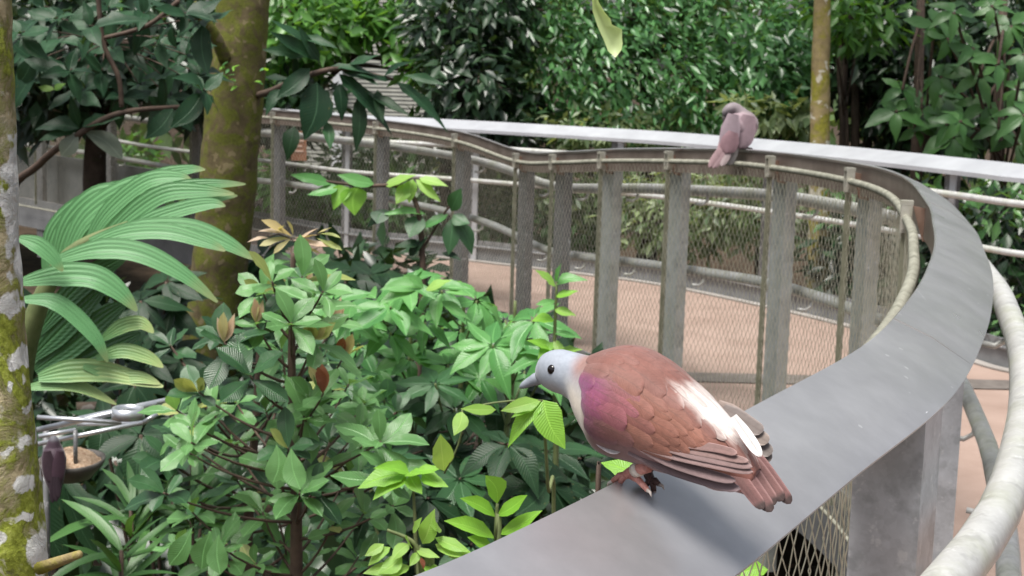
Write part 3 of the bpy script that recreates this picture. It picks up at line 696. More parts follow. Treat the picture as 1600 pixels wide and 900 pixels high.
# big-leaved trees at the right
def bigleaf(label, cs, mat, D, group=None, name='broadleaf_tree', L=.26, n=5, bu=1500):
    b = P(bu, 500, D+.4); b.z = -.9; root = empty(name, b, label, 'tree', group)
    mb = MB(); top = P(bu, -40, D+.5); mb.tube([b, b.lerp(top, .5)+cr(.1), top], [.06, .05, .03], 8)
    for u, v in cs:
        c = P(u, v, D+random.uniform(-.3, .3)); mb.tube(arc(b.lerp(top, random.uniform(.45, .9)), c, V3((0,0,.12))), .012, 5)
        palmate(root, mat, c, V3((random.uniform(-.5,.5), -.75, .65)), L*random.uniform(.8, 1.15), n)
    stems(root, mb, 'twig', 'trunk'); return root
LV['rb'] = variants('acum', 'L_strap', .42, 4, droop=.3, wave=.2); LV['rg'] = variants('acum', 'L_strap', .46, 4, droop=.3, wave=.2)
bigleaf('tree with large grey-green fingered leaves at the far right behind the railing', [(1520,75),(1480,60),(1560,100),(1590,140),(1530,120),(1500,190),(1560,200),(1590,225),(1540,165),(1470,120),(1580,40),(1490,20),(1550,10),(1600,85),(1510,225),(1600,180)], 'rb', 11.6, L=.21, n=6, bu=1570)
bigleaf('tree with fresh green drooping leaves between the dark stems and grey-green tree', [(1410,140),(1440,170),(1470,150),(1430,200),(1400,175),(1480,195),(1460,40),(1490,215)], 'rg', 11.9, L=.24, n=5, bu=1440)
# far wood
o = crown('far_wood', [(V3((x, 25+abs(x)*-.1+random.uniform(-1,1), z)), (3.2, 1.6, 2.6)) for x in range(-16, 17, 3) for z in (1, 4.5, 8)], 15000, .42, 'C_far', None, wr=.55)
tag(o, 'wood closing off the view behind everything, leaves paled as light in the gaps', 'wood', kind='stuff')
# leaf litter on the garden soil
n = 5000; pos = np.stack([RNG.uniform(-7, 2, n), RNG.uniform(2, 16, n), np.full(n, -.89)+RNG.uniform(0, .03, n)], 1)
a = RNG.uniform(0, 6.28, n); l = RNG.uniform(.05, .13, n)[:, None]; y = np.stack([np.cos(a), np.sin(a), RNG.uniform(-.1, .3, n)], 1); x = np.stack([-np.sin(a), np.cos(a), RNG.uniform(-.2, .2, n)], 1)
Vv = np.stack([pos, pos+y*l*.45-x*l*.2, pos+y*l, pos+y*l*.45+x*l*.2], 1).reshape(-1, 3); b = np.arange(n)*4
o = npmesh('leaf_litter', Vv, np.stack([b, b+1, b+2, b+3], 1), M['C_litter']); tag(o, 'brown dead leaves lying on the dark garden soil', 'leaf litter', kind='stuff')
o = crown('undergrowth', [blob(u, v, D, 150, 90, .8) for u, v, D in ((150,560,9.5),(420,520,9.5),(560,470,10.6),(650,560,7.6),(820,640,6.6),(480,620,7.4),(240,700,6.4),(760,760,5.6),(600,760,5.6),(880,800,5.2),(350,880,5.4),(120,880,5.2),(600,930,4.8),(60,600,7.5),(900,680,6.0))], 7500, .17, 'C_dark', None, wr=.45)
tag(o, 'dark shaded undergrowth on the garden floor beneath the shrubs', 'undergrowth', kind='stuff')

# ------------------------------------------------------------------ building and wall
D = 20.0
bl = empty('louvred_building', P(590, 480, D), 'pale building with horizontal louvre slats glimpsed between the trees', 'building')
p0, p1 = P(470, 560, D), P(700, -160, D)
MB().box(V3(((p0.x+p1.x)/2, D+1.2, (p0.z+p1.z)/2)), p1.x-p0.x+.1, 1.6, p1.z-p0.z).build('wall', M['blackout'], bl)
sm = bpy.data.meshes.new('slat'); mb = MB(); mb.box(V3((0,0,0)), p1.x-p0.x, .008, .053, (V3((1,0,0)), V3((0,.97,-.25)), V3((0,.25,.97)))); sm.from_pydata([tuple(v) for v in mb.v], [], mb.f); sm.materials.append(M['slat'])
for k in range(72):
    o = bpy.data.objects.new('slat', sm); COL.objects.link(o); o.parent = bl; o.location = V3(((p0.x+p1.x)/2, D+.2, p1.z-.1-k*.052))-bl.location
for u in (527, 688):
    c = P(u, 100, D); MB().box(V3((c.x, D+.1, (p0.z+p1.z)/2)), .12, .12, p1.z-p0.z+.1).build('column', M['white'], bl)
ia, ib = nearest(335, 12.5, 15.5), nearest(-40, 13.5, 19)
cw = empty('concrete_wall', offz(ia, .02, 0), 'low grey concrete panel wall under the railing on the far left', 'wall')
st_ = max(1, (ib-ia)//4)
for k in range(4):
    A_, B_ = offz(ia+k*st_, .32, 0), offz(ia+(k+1)*st_, .32, 0); d_ = B_-A_; L = d_.length; d_.normalize()
    MB().box((A_+B_)/2+V3((0, 0, .24)), L-.015, .05, .52, (d_, V3((-d_.y, d_.x, 0)), V3((0,0,1)))).build('panel', M['concrete'], cw)
# orange sign on the far railing
c = P(467, 228, 13.3)
sg = empty('notice_sign', c, 'small orange-brown notice board fixed to the railing behind the hanging dark leaves', 'sign')
MB().box(c, 24*px(13.3), .01, 46*px(13.3)).build('board', M['sign'], sg)
for k, w in enumerate((15, 11, 15)): MB().box(c+V3((0, -.008, (8-k*8)*px(13.3))), w*px(13.3), .004, 3*px(13.3)).build('printed_line', M['sign_print'], sg)

# ------------------------------------------------------------------ garden plants
def plant(name, label, base_uvD, cat='shrub', group=None):
    b = P(*base_uvD); b.z = -.9
    return empty(name, b, label, cat, group)
# A: glossy shrub with pinkish new shoots
D = 3.0
A = plant('glossy_shrub', 'glossy dark green shrub with pinkish and yellow new shoots left of the front pigeon', (465, 900, D))
mb = MB(); st = catmull([A.location, P(462, 1100, D), P(463, 900, D), P(462, 740, D), P(456, 600, D), P(457, 470, D), P(459, 395, D)], 6)
mb.tube(st, list(np.linspace(.018, .004, len(st))), 8)
CL = [(455,385,'t'),(410,455,'y'),(475,455,'b'),(425,440,'n'),(350,535,'b'),(400,505,'b'),(440,545,'n'),(490,530,'y'),(520,505,'b'),(535,560,'r'),(505,615,'r'),(545,600,'n'),(310,612,'y'),(300,665,'n'),(275,640,'n'),(335,650,'n'),(290,705,'n'),(360,690,'n'),(415,640,'n'),(475,650,'n'),(450,700,'n'),(425,725,'n'),(515,690,'n'),(560,670,'n'),(595,690,'n'),(545,735,'n'),(490,760,'n'),(370,750,'n'),(300,800,'n'),(345,840,'n'),(280,850,'n'),(410,800,'n'),(445,850,'n'),(330,880,'n'),(520,820,'n'),(570,800,'n'),(480,880,'n'),(560,870,'n'),(615,790,'n'),(400,880,'n'),(610,740,'n'),(255,770,'n'),(390,585,'n'),(570,630,'n')]
CL += [(472,432,'n'),(484,478,'n'),(505,455,'n'),(452,455,'n'),(455,505,'n')]
CL += [(random.uniform(270, 620), random.uniform(600, 890), 'n') for _ in range(10)]
for u, v, k in CL:
    d = D+random.uniform(-.22, .3); c = P(u, v, d)
    i = min(range(len(st)), key=lambda q: (st[q]-(c+V3((0, 0, -.10)))).length)
    mb.tube(arc(st[i], c, V3((0, 0, -.03))), [.0038, .0034, .003, .0026, .0022, .002], 5)
    out_ = (c-st[i]); ax = V3((out_.x*1.2, -.35+out_.y, .55)).normalized()
    if k == 't':
        for (b_, t_) in (((455,372),(425,392)),((455,372),(405,378)),((457,370),(414,338)),((456,368),(408,352)),((458,368),(450,345)),((460,372),(492,362)),((458,375),(520,380)),((495,372),(535,388)),((462,380),(490,352)),((500,365),(532,372)),((495,365),(515,352)),((460,385),(500,392)),((430,365),(442,350)),((420,372),(388,372))):
            leaf_uv(A, random.choice(('new', 'bud', 'yel', 'new', 'bud')), b_, t_, math.hypot(b_[0]-t_[0], b_[1]-t_[1])*.34, d, -.02)
        mb.tube([P(458,378,d), P(480,370,d), P(500,366,d)], .0015, 5); mb.tube([P(456,374,d), P(435,366,d), P(420,370,d)], .0015, 5)
        rosette(A, 'obov', P(456, 405, d), V3((0,-.3,1)), .062, 5, (0, 30))
        continue
    rosette(A, 'obov' if random.random() < .75 else 'obov_dk', c, ax, random.uniform(.072, .100), 7 if k == 'n' else 5, (-5, 55), ('yel', .05))
    if k in 'bry':
        kd = {'b': 'bud', 'r': 'red', 'y': 'yel'}[k]
        for q in range(4): leaf_at(A, kd if q % 2 else random.choice((kd, 'new')), c, V3((random.uniform(-.5,.5), -.3, 1 if k != 'y' else .3)), V3((0,-1,.3)), random.uniform(.04, .062))
stems(A, mb)
# hero leaves low in the shrub
for b_, t_, w in (((250,712),(262,690),None),((432,695),(425,755),42),((455,700),(470,765),38),((330,830),(315,890),40),((342,835),(345,898),36),((300,825),(255,880),40)):
    leaf_uv(A, 'obov', b_, t_, w, 2.75, -.02, 1.2)
# deeper layer of same kind
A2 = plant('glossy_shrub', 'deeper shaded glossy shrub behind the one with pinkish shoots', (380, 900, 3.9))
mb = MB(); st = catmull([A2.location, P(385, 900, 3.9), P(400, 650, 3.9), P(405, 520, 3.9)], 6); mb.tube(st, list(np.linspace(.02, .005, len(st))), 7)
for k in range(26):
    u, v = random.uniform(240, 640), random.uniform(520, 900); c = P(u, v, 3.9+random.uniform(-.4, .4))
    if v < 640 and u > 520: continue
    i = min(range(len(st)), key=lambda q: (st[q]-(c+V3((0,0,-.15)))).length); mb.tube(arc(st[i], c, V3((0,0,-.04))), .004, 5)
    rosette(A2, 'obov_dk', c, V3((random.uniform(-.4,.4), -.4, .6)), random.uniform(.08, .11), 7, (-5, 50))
stems(A2, mb)
# B: palmate-leaved bush
D = 4.6
B = plant('palmate_bush', 'light green bush of fingered leaves between the glossy shrub and the curved railing', (680, 900, D))
mb = MB(); sts = []
for u in (560, 640, 720, 800):
    st = catmull([P(u*.5+340, 1000, D), P(u*.8+136, 780, D), P(u, 600, D+.1), P(u+5, 470, D+.1)], 5); sts += st; mb.tube(st, list(np.linspace(.014, .005, len(st))), 6)
HB = [(545,500),(590,468),(640,445),(690,455),(745,470),(790,500),(560,540),(610,520),(665,505),(720,515),(770,540),(820,530),(540,585),(590,575),(640,560),(700,570),(750,590),(600,625),(655,620),(710,640),(570,650),(820,580),(860,560),(520,470),(575,600),(680,600),(640,660),(740,560),(835,500),(610,480),(780,600)]
for q, (u, v) in enumerate(HB):
    d = D+random.uniform(-.45, .35); c = P(u, v, d); i = min(range(len(sts)), key=lambda k: (sts[k]-(c+V3((0,0,-.15)))).length)
    mb.tube(arc(sts[i], c, V3((0,0,-.05))), .0035, 5)
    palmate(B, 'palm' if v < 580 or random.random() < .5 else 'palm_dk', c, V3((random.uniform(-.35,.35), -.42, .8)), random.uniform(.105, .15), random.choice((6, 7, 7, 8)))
for (b_, t_) in (((660,452),(600,440)),((662,452),(640,425)),((665,452),(700,432)),((668,455),(735,452)),((690,470),(735,490)),((650,455),(590,465))): leaf_uv(B, random.choice(('lime', 'palm', 'palm')), b_, t_, None, D-.5, -.04)
stems(B, mb, 'twig_green')
B2 = plant('palmate_bush', 'shaded fingered-leaf bush low behind the front pigeon and the bright sprigs', (760, 900, 5.0))
mb = MB(); st = catmull([B2.location, P(740, 900, 5.2), P(745, 760, 5.2), P(750, 660, 5.2)], 5); mb.tube(st, .012, 6)
for k in range(34):
    u, v = random.uniform(560, 930), random.uniform(600, 860); c = P(u, v, 4.6+random.uniform(-.7, .5))
    if u > 820 and v < 740 and random.random() < .6: continue
    i = min(range(len(st)), key=lambda q: (st[q]-(c+V3((0,0,-.1)))).length); mb.tube(arc(st[i], c, V3((0,0,-.04))), .0035, 5)
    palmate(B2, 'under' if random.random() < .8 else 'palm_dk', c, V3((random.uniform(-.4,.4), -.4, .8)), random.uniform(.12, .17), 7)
stems(B2, mb)
# C: sprig with upright small leaves beside the posts
Cs = plant('sapling', 'upright sapling with paired light leaves in front of the grey posts', (872, 800, 4.2), 'sapling')
mb = MB(); mb.tube(catmull([Cs.location, P(868, 760, 4.2), P(866, 560, 4.2), P(870, 440, 4.2)], 5), list(np.linspace(.012, .003, 16)), 6)
for k, (b_, t_) in enumerate((((868,445),(905,425)),((868,448),(840,420)),((868,462),(902,452)),((867,470),(838,472)),((866,482),(900,488)),((866,500),(832,498)),((866,520),(905,520)),((866,530),(885,560)),((866,535),(840,560)),((868,440),(875,412)),((866,550),(910,545)),((866,545),(825,530)),((866,560),(850,600)))):
    leaf_uv(Cs, ('palm', 'lime', 'bright')[k % 3], b_, t_, None, 4.2, -.03)
stems(Cs, mb, 'twig_green')
# D: bright leaves in front of the pigeon's breast
D = 2.15
E = plant('bright_sapling', 'sapling with large bright green leaves hanging under the front pigeon head', (860, 900, D), 'sapling')
mb = MB(); mb.tube(catmull([E.location, P(862, 930, D+.1), P(856, 760, D+.05), P(848, 626, D)], 6), list(np.linspace(.004, .002, 19)), 6)
HL = [((847,628),(792,694),34,'bright'),((849,625),(887,698),52,'bright'),((846,626),(783,640),22,'lime'),((775,640),(725,632),20,'lime'),((722,643),(708,676),26,'lime'),((694,736),(690,680),33,'lime'),((843,632),(800,650),18,'bright')]
for b_, t_, w, kd in HL: leaf_uv(E, kd, b_, t_, w, D, -.03, 1.3, .56 if kd == 'bright' else .48)
mb.tube(arc(P(848,626,D), P(722,640,D), V3((0,0,.01))), .0014, 5); mb.tube(arc(P(722,640,D), P(694,740,D), V3((.02,0,.01))), .0014, 5)
stems(E, mb, 'twig_green')
F_ = plant('bright_sapling', 'single bright green leaf sprig touching the front pigeon foot', (950, 900, 1.55), 'sapling')
mb = MB(); mb.tube(catmull([F_.location, P(930, 960, 1.58), P(935, 830, 1.56), P(990, 752, 1.5)], 6), list(np.linspace(.003, .0015, 19)), 6); stems(F_, mb)
leaf_uv(F_, 'bright', (1000, 752), (938, 718), 40, 1.48, .02, 1.6, .56)
G = plant('bright_sapling', 'sapling with paired narrow bright leaves against the near handrail edge', (790, 900, 1.95), 'sapling')
D = 1.95; mb = MB(); mb.tube(catmull([G.location, P(776, 1000, D), P(775, 845, D), P(777, 787, D)], 6), list(np.linspace(.006, .002, 19)), 6)
for b_, t_, w in (((777,787),(764,747),34),((775,808),(723,777),25),((776,806),(824,773),27),((779,835),(844,795),33),((774,842),(698,811),28),((772,860),(730,840),24)): leaf_uv(G, 'pinna', b_, t_, w, D, -.02, 1.4, .38)
stems(G, mb, 'twig_green')
H = plant('bright_sapling', 'sapling with a flat spray of broad bright leaves between glossy shrub and railing', (640, 900, 2.5), 'sapling')
D = 2.5; mb = MB(); mb.tube(catmull([H.location, P(652, 1000, D), P(650, 860, D), P(645, 745, D)], 6), list(np.linspace(.007, .002, 19)), 6)
for b_, t_, w in (((635,742),(560,757),40),((636,745),(582,774),44),((640,740),(590,725),30),((640,738),(658,735),28),((640,742),(660,770),32),((660,740),(700,755),30),((650,735),(690,728),26)): leaf_uv(H, 'bright', b_, t_, w, D, -.03, 1.0, .56)
stems(H, mb, 'twig_green')
I_ = plant('lime_sapling', 'sapling with yellow-green young leaves at the bottom beside the near handrail', (640, 900, 2.0), 'sapling')
D = 2.0; mb = MB(); mb.tube(catmull([I_.location, P(670, 1050, D), P(660, 900, D), P(648, 850, D), P(605, 828, D)], 6), list(np.linspace(.007, .002, 25)), 6)
for b_, t_, w in (((640,850),(612,872),20),((642,852),(634,838),22),((650,858),(686,868),18),((655,862),(640,884),14),((625,880),(568,890),22),((628,868),(590,892),30),((610,855),(575,880),18),((680,840),(735,858),26),((680,850),(730,872),24),((660,880),(700,900),20),((640,884),(610,900),22),((690,828),(672,818),18),((700,870),(745,862),16),((600,850),(570,868),16),((655,895),(690,885),16),((645,832),(655,808),18),((660,850),(672,800),30),((625,895),(590,915),24)):
    leaf_uv(I_, 'lime', b_, t_, w, D, -.02, 1.2, .48)
leaf_uv(I_, 'red', (662,890), (658,872), 10, 1.95, 0, 1.5)
stems(I_, mb, 'twig_green')
# hidden leaves seen through the near net
J = plant('bright_sapling', 'pale green leaf low behind the near net under the handrail', (1160, 900, 2.3), 'sapling')
mb = MB(); mb.tube([J.location, P(1175, 960, 2.3), P(1190, 895, 2.3)], [.006, .004, .002], 6); stems(J, mb, 'twig_green')
leaf_uv(J, 'bright', (1200, 890), (1135, 900), 32, 2.3, -.02, 1.4, .56)
# K: broken twiggy sapling with drooping leaves before the railing
D = 6.5
K = plant('sapling', 'young tree with drooping fresh green leaves in front of the railing posts', (640, 700, D), 'sapling')
mb = MB(); st = catmull([K.location, P(655, 560, D), P(660, 400, D), P(640, 300, D), P(560, 290, D), P(470, 278, D)], 6); mb.tube(st, list(np.linspace(.02, .004, len(st))), 6)
mb.tube(catmull([P(655,400,D), P(690,340,D), P(712,310,D)], 5), .006, 5)
for b_, t_, w, kd in (((520,288),(455,270),20,'palm'),((530,290),(480,305),24,'palm'),((545,292),(520,325),26,'bright'),((560,292),(556,335),32,'bright'),((585,288),(530,268),22,'palm'),((600,290),(650,272),18,'lime'),((640,285),(618,318),20,'lime'),((645,280),(640,315),18,'lime'),((650,280),(690,312),18,'lime'),((655,278),(700,290),16,'lime'),((610,330),(575,345),18,'under'),((660,338),(640,372),34,'palm_dk'),((665,335),(595,325),14,'palm'),((705,330),(720,295),30,'palm_dk'),((708,335),(735,350),28,'palm_dk'),((708,340),(700,398),32,'palm_dk'),((712,345),(738,395),28,'palm_dk'),((700,335),(655,345),18,'palm'),((600,330),(590,350),30,'palm_dk'),((640,400),(655,375),16,'under'),((690,395),(720,405),14,'under'),((655,380),(625,375),18,'under')):
    leaf_uv(K, kd, b_, t_, w, D, -.05, 1.3, .42)
stems(K, mb)
# L: hanging branch with broad dark leaves at the top
D = 6.6
L_ = plant('broadleaf_tree', 'low branch with big drooping dark leaves right of the thick mossy trunk', (345, 800, 8.7), 'tree')
mb = MB(); mb.tube(catmull([L_.location, P(345, 600, 8.7), P(360, 300, 8.7), P(385, 170, 8.4), P(430, 140, 7.4), P(494, 114, D), P(540, 108, D), P(615, 124, D)], 5), list(np.linspace(.03, .006, 36)), 7)
for b_, t_, w, kd in (((495,128),(473,217),54,'dark'),((484,107),(430,150),32,'dark'),((476,90),(420,66),18,'dark'),((500,95),(425,45),22,'dark'),((480,62),(428,28),22,'dark'),((470,60),(518,58),16,'dark'),((500,96),(470,40),24,'dark'),((516,104),(582,102),18,'dark'),((529,115),(619,192),30,'dark'),((535,112),(590,130),22,'dark'),((620,128),(704,188),24,'dark'),((630,118),(695,128),14,'dark'),((560,150),(554,235),26,'under'),((511,190),(516,232),22,'palm_dk'),((460,198),(446,238),26,'under'),((575,145),(640,175),20,'under'),((600,120),(640,95),18,'dark'),((545,100),(590,80),16,'dark'),((440,140),(415,170),18,'dark'),((530,130),(535,180),22,'dark'),((590,140),(600,190),20,'under'),((610,125),(560,112),16,'dark')):
    leaf_uv(L_, kd, b_, t_, w, D, -.08, 1.2, .44)
stems(L_, mb)
# M: left dark broad leaves
D = 6.8
N_ = plant('broadleaf_tree', 'dark broad-leaved tree with a bare branch left of the thick mossy trunk', (120, 800, 7.8), 'tree')
mb = MB(); mb.tube(catmull([N_.location, P(0, 600, 8), P(10, 330, 7.4), P(60, 258, 7), P(120, 212, D), P(190, 176, D), P(300, 165, D+.2), P(330, 150, D+.3)], 5), list(np.linspace(.026, .007, 36)), 7)
mb.tube(catmull([P(190,168,D), P(185,120,D), P(160,60,D), P(150,-60,D)], 5), .012, 6); mb.tube(catmull([P(160,60,D), P(230,40,D), P(280,0,D)], 5), .01, 6)
for b_, t_, w, kd in (((124,201),(58,188),26,'dark'),((122,205),(92,236),26,'grey'),((128,205),(188,232),34,'grey'),((124,198),(112,150),20,'dark'),((128,198),(172,172),22,'dark'),((120,204),(60,215),18,'dark'),((30,130),(48,85),30,'dark'),((20,170),(50,100),30,'dark'),((270,170),(225,215),34,'dark'),((280,170),(300,195),30,'dark')):
    leaf_uv(N_, kd, b_, t_, w, D, -.06, 1.2, .44)
for u, v in ((85,28),(90,60),(200,30),(235,80),(275,75),(250,115),(160,110),(60,95),(300,60),(310,115),(140,40),(215,130),(30,50),(290,20),(175,75),(320,140),(110,110),(40,120),(130,80),(190,150),(225,20),(260,150),(290,85),(70,10),(170,10),(120,140),(310,30),(245,60),(50,75)):
    c = P(u, v, D+random.uniform(-.4, .6)); rosette(N_, 'dark', c, V3((random.uniform(-.5,.5), -.6, .5)), random.uniform(.15, .22), 6, (-25, 40))
    mb.tube(arc(P(165, 70, D+.5), c, V3((0,0,.05))), .003, 5)
leaf_uv(N_, 'lime', (85,140), (60,132), 14, D); leaf_uv(N_, 'bright', (85,140), (100,128), 16, D)
stems(N_, mb)
# palm
pm = plant('palm', 'palm with broad pleated arching leaves beside the front mossy trunk', (40, 900, 3.9), 'palm')
def ribbon(pts, wpx, D, mat, root, dD=0.0, tilt=.35, seg=14, pleat=.35, name='leaflet', dtip=0.0):
    c = catmull([P(u, v, D+dD+dtip*i/(len(pts)-1)) for i, (u, v) in enumerate(pts)], 6); m = len(c); V = []; F = []; U = []; nc = 11
    for i, p in enumerate(c):
        t = i/(m-1); tg = (c[min(i+1, m-1)]-c[max(i-1, 0)]).normalized()
        view = (CAM-p).normalized(); side = tg.cross(view).normalized(); nrm = side.cross(tg).normalized()
        side = (side*math.cos(tilt)+nrm*math.sin(tilt))
        nrm2 = tg.cross(side).normalized()
        w = wpx*1.12*px(D)*(min(1, .35+t*2.2))*(1 if t < .5 else max(.10, 1-((t-.5)/.5)**1.9*.92))
        for k in range(nc):
            q = k/(nc-1)*2-1
            V.append(p+side*(q*w/2)+nrm2*(w*.034*pleat*(1 if k % 2 else -1)-abs(q)*w*.05)); U.append((q, t))
    for i in range(m-1):
        for k in range(nc-1): b = i*nc+k; F.append((b, b+1, b+nc+1, b+nc))
    return mk(name, V, F, mat, root, False, uvs=U)
D = 3.7
for pts, w, dd in (
    ([(70,420),(85,360),(125,318),(165,305)], 36, .30),
    ([(85,420),(105,355),(150,308),(200,305),(225,345)], 44, .26),
    ([(100,410),(130,345),(190,300),(245,290),(275,340)], 46, .22),
    ([(130,395),(165,335),(225,285),(275,277),(300,283)], 34, .18),
    ([(150,385),(205,335),(255,303),(310,298),(366,303)], 36, .14),
    ([(160,380),(230,345),(290,325),(330,318),(352,322)], 30, .12),
    ([(140,378),(210,360),(290,358),(350,378),(396,405)], 34, .06),
    ([(120,392),(190,366),(260,362),(320,378),(352,392)], 26, .04),
    ([(84,408),(150,390),(215,394),(280,425),(340,472)], 32, -.02),
    ([(36,440),(90,430),(145,432),(185,455),(214,486)], 36, -.06),
    ([(36,468),(80,470),(115,492),(150,530),(168,566)], 26, -.08),
    ([(30,372),(58,382),(80,400),(98,424)], 24, -.10)):
    ribbon(pts, w*(.80 if dd > .1 else 1.0), D, M['palm'], pm, dd, tilt=random.uniform(.25, .6))
    sh = random.uniform(9, 14)
    if dd > .1: ribbon([(u+sh*(.3+.3*i), v+sh*(.5-.45*i)) for i, (u, v) in enumerate(pts)], w*.62, D, M['palm'], pm, dd+.03, tilt=random.uniform(.1, .5))
for pts, w in (([(60,590),(110,580),(170,582),(255,604)], 34), ([(150,560),(190,548),(230,558),(255,574)], 22), ([(40,606),(90,600),(130,606),(182,632)], 20), ([(130,572),(180,588),(220,590),(250,600)], 20), ([(160,530),(190,510),(220,505),(240,520)], 22)):
    ribbon(pts, w, D, M['palm_old'], pm, -.04, tilt=.3, name='old_leaflet')
for pts, w in (([(50,560),(90,520),(130,480),(170,440)], 40), ([(55,580),(110,540),(160,500),(200,470)], 40), ([(55,600),(120,570),(180,540),(220,520)], 40), ([(60,520),(110,460),(160,420),(200,400)], 36)):
    ribbon(pts, w, D, M['L_palm_dk'], pm, .35, tilt=.2, name='leaflet')
mb = MB(); mb.tube(catmull([pm.location, P(20, 800, 3.9), P(30, 600, 3.85), P(60, 480, 3.8), P(110, 395, 3.8), P(200, 350, 3.8)], 6), list(np.linspace(.05, .008, 31)), 8); stems(pm, mb, 'twig_green', 'trunk')
for q in ((214,486,245,552),(396,405,412,420),(168,566,178,600)): pass
# grassy and strappy plants bottom left
for lab, (u, v), D, n, kd, L in (('tuft of narrow arching bright leaves below the feeding bowl', (205,790), 3.7, 26, 'strap', .24), ('tuft of narrow arching leaves between feeding bowl and glossy shrub', (300,770), 3.8, 30, 'strap', .26), ('low tuft of shaded narrow leaves at the bottom beside the glossy shrub', (190,860), 3.5, 24, 'strap', .22)):
    r = plant('strap_leaf_plant', lab, (u, 900, D), 'plant'); c = P(u, v, D); mb = MB(); mb.tube([r.location, r.location.lerp(c, .6)+cr(.03), c], [.012, .01, .006], 6)
    for k in range(n):
        a_ = random.uniform(0, 6.28); e = random.uniform(.15, 1.1)
        leaf_at(r, kd, c-V3((0,0,random.uniform(0,.12))), V3((math.cos(a_)*math.cos(e), math.sin(a_)*math.cos(e), math.sin(e))), V3((0,-.4,1)), L*random.uniform(.6, 1.1))
    stems(r, mb)
r = plant('strap_leaf_plant', 'broad dark strap leaves hanging under the purple pigeon', (95, 900, 3.9), 'plant'); mb = MB(); mb.tube([r.location, P(85, 950, 3.9), P(85, 735, 3.9)], [.02, .014, .008], 6)
for b_, t_, w in (((90,730),(110,890),46),((80,735),(65,880),34),((95,735),(160,880),30),((100,740),(175,800),22),((85,740),(130,940),40)): leaf_uv(r, 'strap_dk', b_, t_, w, 3.9, -.05, 1.4, .17)
stems(r, mb)
# deep shade plants in the gap between palm and trunk
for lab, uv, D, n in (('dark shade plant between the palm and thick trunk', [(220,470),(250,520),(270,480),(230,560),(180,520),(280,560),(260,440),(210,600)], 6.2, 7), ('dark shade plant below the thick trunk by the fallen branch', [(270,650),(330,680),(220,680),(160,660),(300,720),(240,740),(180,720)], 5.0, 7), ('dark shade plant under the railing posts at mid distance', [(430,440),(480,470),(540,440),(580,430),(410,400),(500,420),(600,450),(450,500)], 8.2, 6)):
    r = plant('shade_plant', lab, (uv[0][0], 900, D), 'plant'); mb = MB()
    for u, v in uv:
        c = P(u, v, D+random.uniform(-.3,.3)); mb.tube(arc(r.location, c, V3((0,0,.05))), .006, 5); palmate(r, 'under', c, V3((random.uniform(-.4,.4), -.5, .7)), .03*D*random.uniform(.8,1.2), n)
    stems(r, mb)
fb = empty('fallen_branch', P(250, 640, 6.4), 'dark fallen branch sloping up behind the feeding stand', 'branch')
MB().tube(catmull([P(120,640,6.2), P(230,630,6.3), P(285,605,6.4), P(360,565,6.6)], 6), list(np.linspace(.03, .018, 19)), 9, jit=.05).build('branch', M['bark_dark'], fb, True)
# hanging pale leaf at the top
hl = empty('hanging_leaf', P(925, 0, 2.3), 'single pale green torn leaf hanging down at the top middle', 'leaf')
pts = [(923,-60),(925,-5),(926,18),(934,42),(944,64),(950,80),(962,90),(971,78),(973,68),(972,60),(972,46),(956,38),(954,30),(944,18),(935,2),(930,-60)]
Q = [P(u, v, 2.3) for u, v in pts]; mid = [P(926,-60,2.315), P(930,10,2.315), P(944,40,2.315), P(956,66,2.315), P(962,88,2.305)]
V = Q+mid; nq = len(Q)
F = [(0,1,nq+1,nq),(1,2,nq+1),(2,3,nq+2,nq+1),(3,4,nq+2),(4,5,nq+3,nq+2),(5,6,nq+4,nq+3),(6,7,nq+4),(7,8,nq+3,nq+4),(8,9,10,nq+3),(10,11,nq+2,nq+3),(11,12,nq+2),(12,13,nq+1,nq+2),(13,14,nq+1),(14,15,nq,nq+1)]
o = mk('blade', V, F, M['L_fall'], hl, True)
MB().tube([P(926,-60,2.31), P(915,-200,2.4), P(890,-420,2.8)], .0015, 5).build('stalk', M['twig_green'], hl)

# ------------------------------------------------------------------ feeding stand
D = 3.3
fs = empty('feeding_stand', P(150, 900, D), 'metal feeding stand with crossed bars and a round cup behind the mossy trunk', 'stand')
for k, (a, b, r) in enumerate((((58,652),(190,660),5),((58,672),(245,630),6),((120,655),(275,622),5.5),((60,682),(118,672),5),((190,640),(250,632),5),((58,694),(225,660),5),((225,660),(248,645),5),((120,662),(222,662),5))):
    MB().tube([P(*a, D+.012*k), P(*b, D+.012*k+.03)], r*px(D)*.8, 8).build('bar', M['chrome'], fs, True)
c = P(200, 645, D); mb = MB()
n = 20
for rr, zz in ((.034, .012), (.036, -.012), (.030, -.012), (.028, .012)): mb.v += [c+V3((math.cos(6.283*k/n)*rr, math.sin(6.283*k/n)*rr, zz)) for k in range(n)]
for j in range(4):
    for k in range(n): mb.f.append((j*n+k, j*n+(k+1) % n, ((j+1) % 4)*n+(k+1) % n, ((j+1) % 4)*n+k))
mb.build('cup_ring', M['chrome'], fs, True)
MB().tube([P(72,670,D+.08), P(74,1000,D+.08)], .008, 8).build('pole', M['galv_dark'], fs, True)
MB().tube([P(118,672,D), P(118,730,D)], .005, 8).build('hanger', M['galv_dark'], fs, True)
D = 3.35
c = P(112, 725, D); bw = empty('feeding_bowl', c, 'round dark bowl of mixed seed hanging under the feeding stand', 'bowl')
mb = MB(); n = 32; R = 52*px(D)
for rr, zz in ((.6, -.03), (.95, .0), (1.0, .012), (.93, .012), (.85, -.004)): mb.v += [c+V3((math.cos(6.283*k/n)*rr*R, math.sin(6.283*k/n)*rr*R*1.3, zz)) for k in range(n)]
for j in range(4):
    for k in range(n): mb.f.append((j*n+k, j*n+(k+1) % n, (j+1)*n+(k+1) % n, (j+1)*n+k))
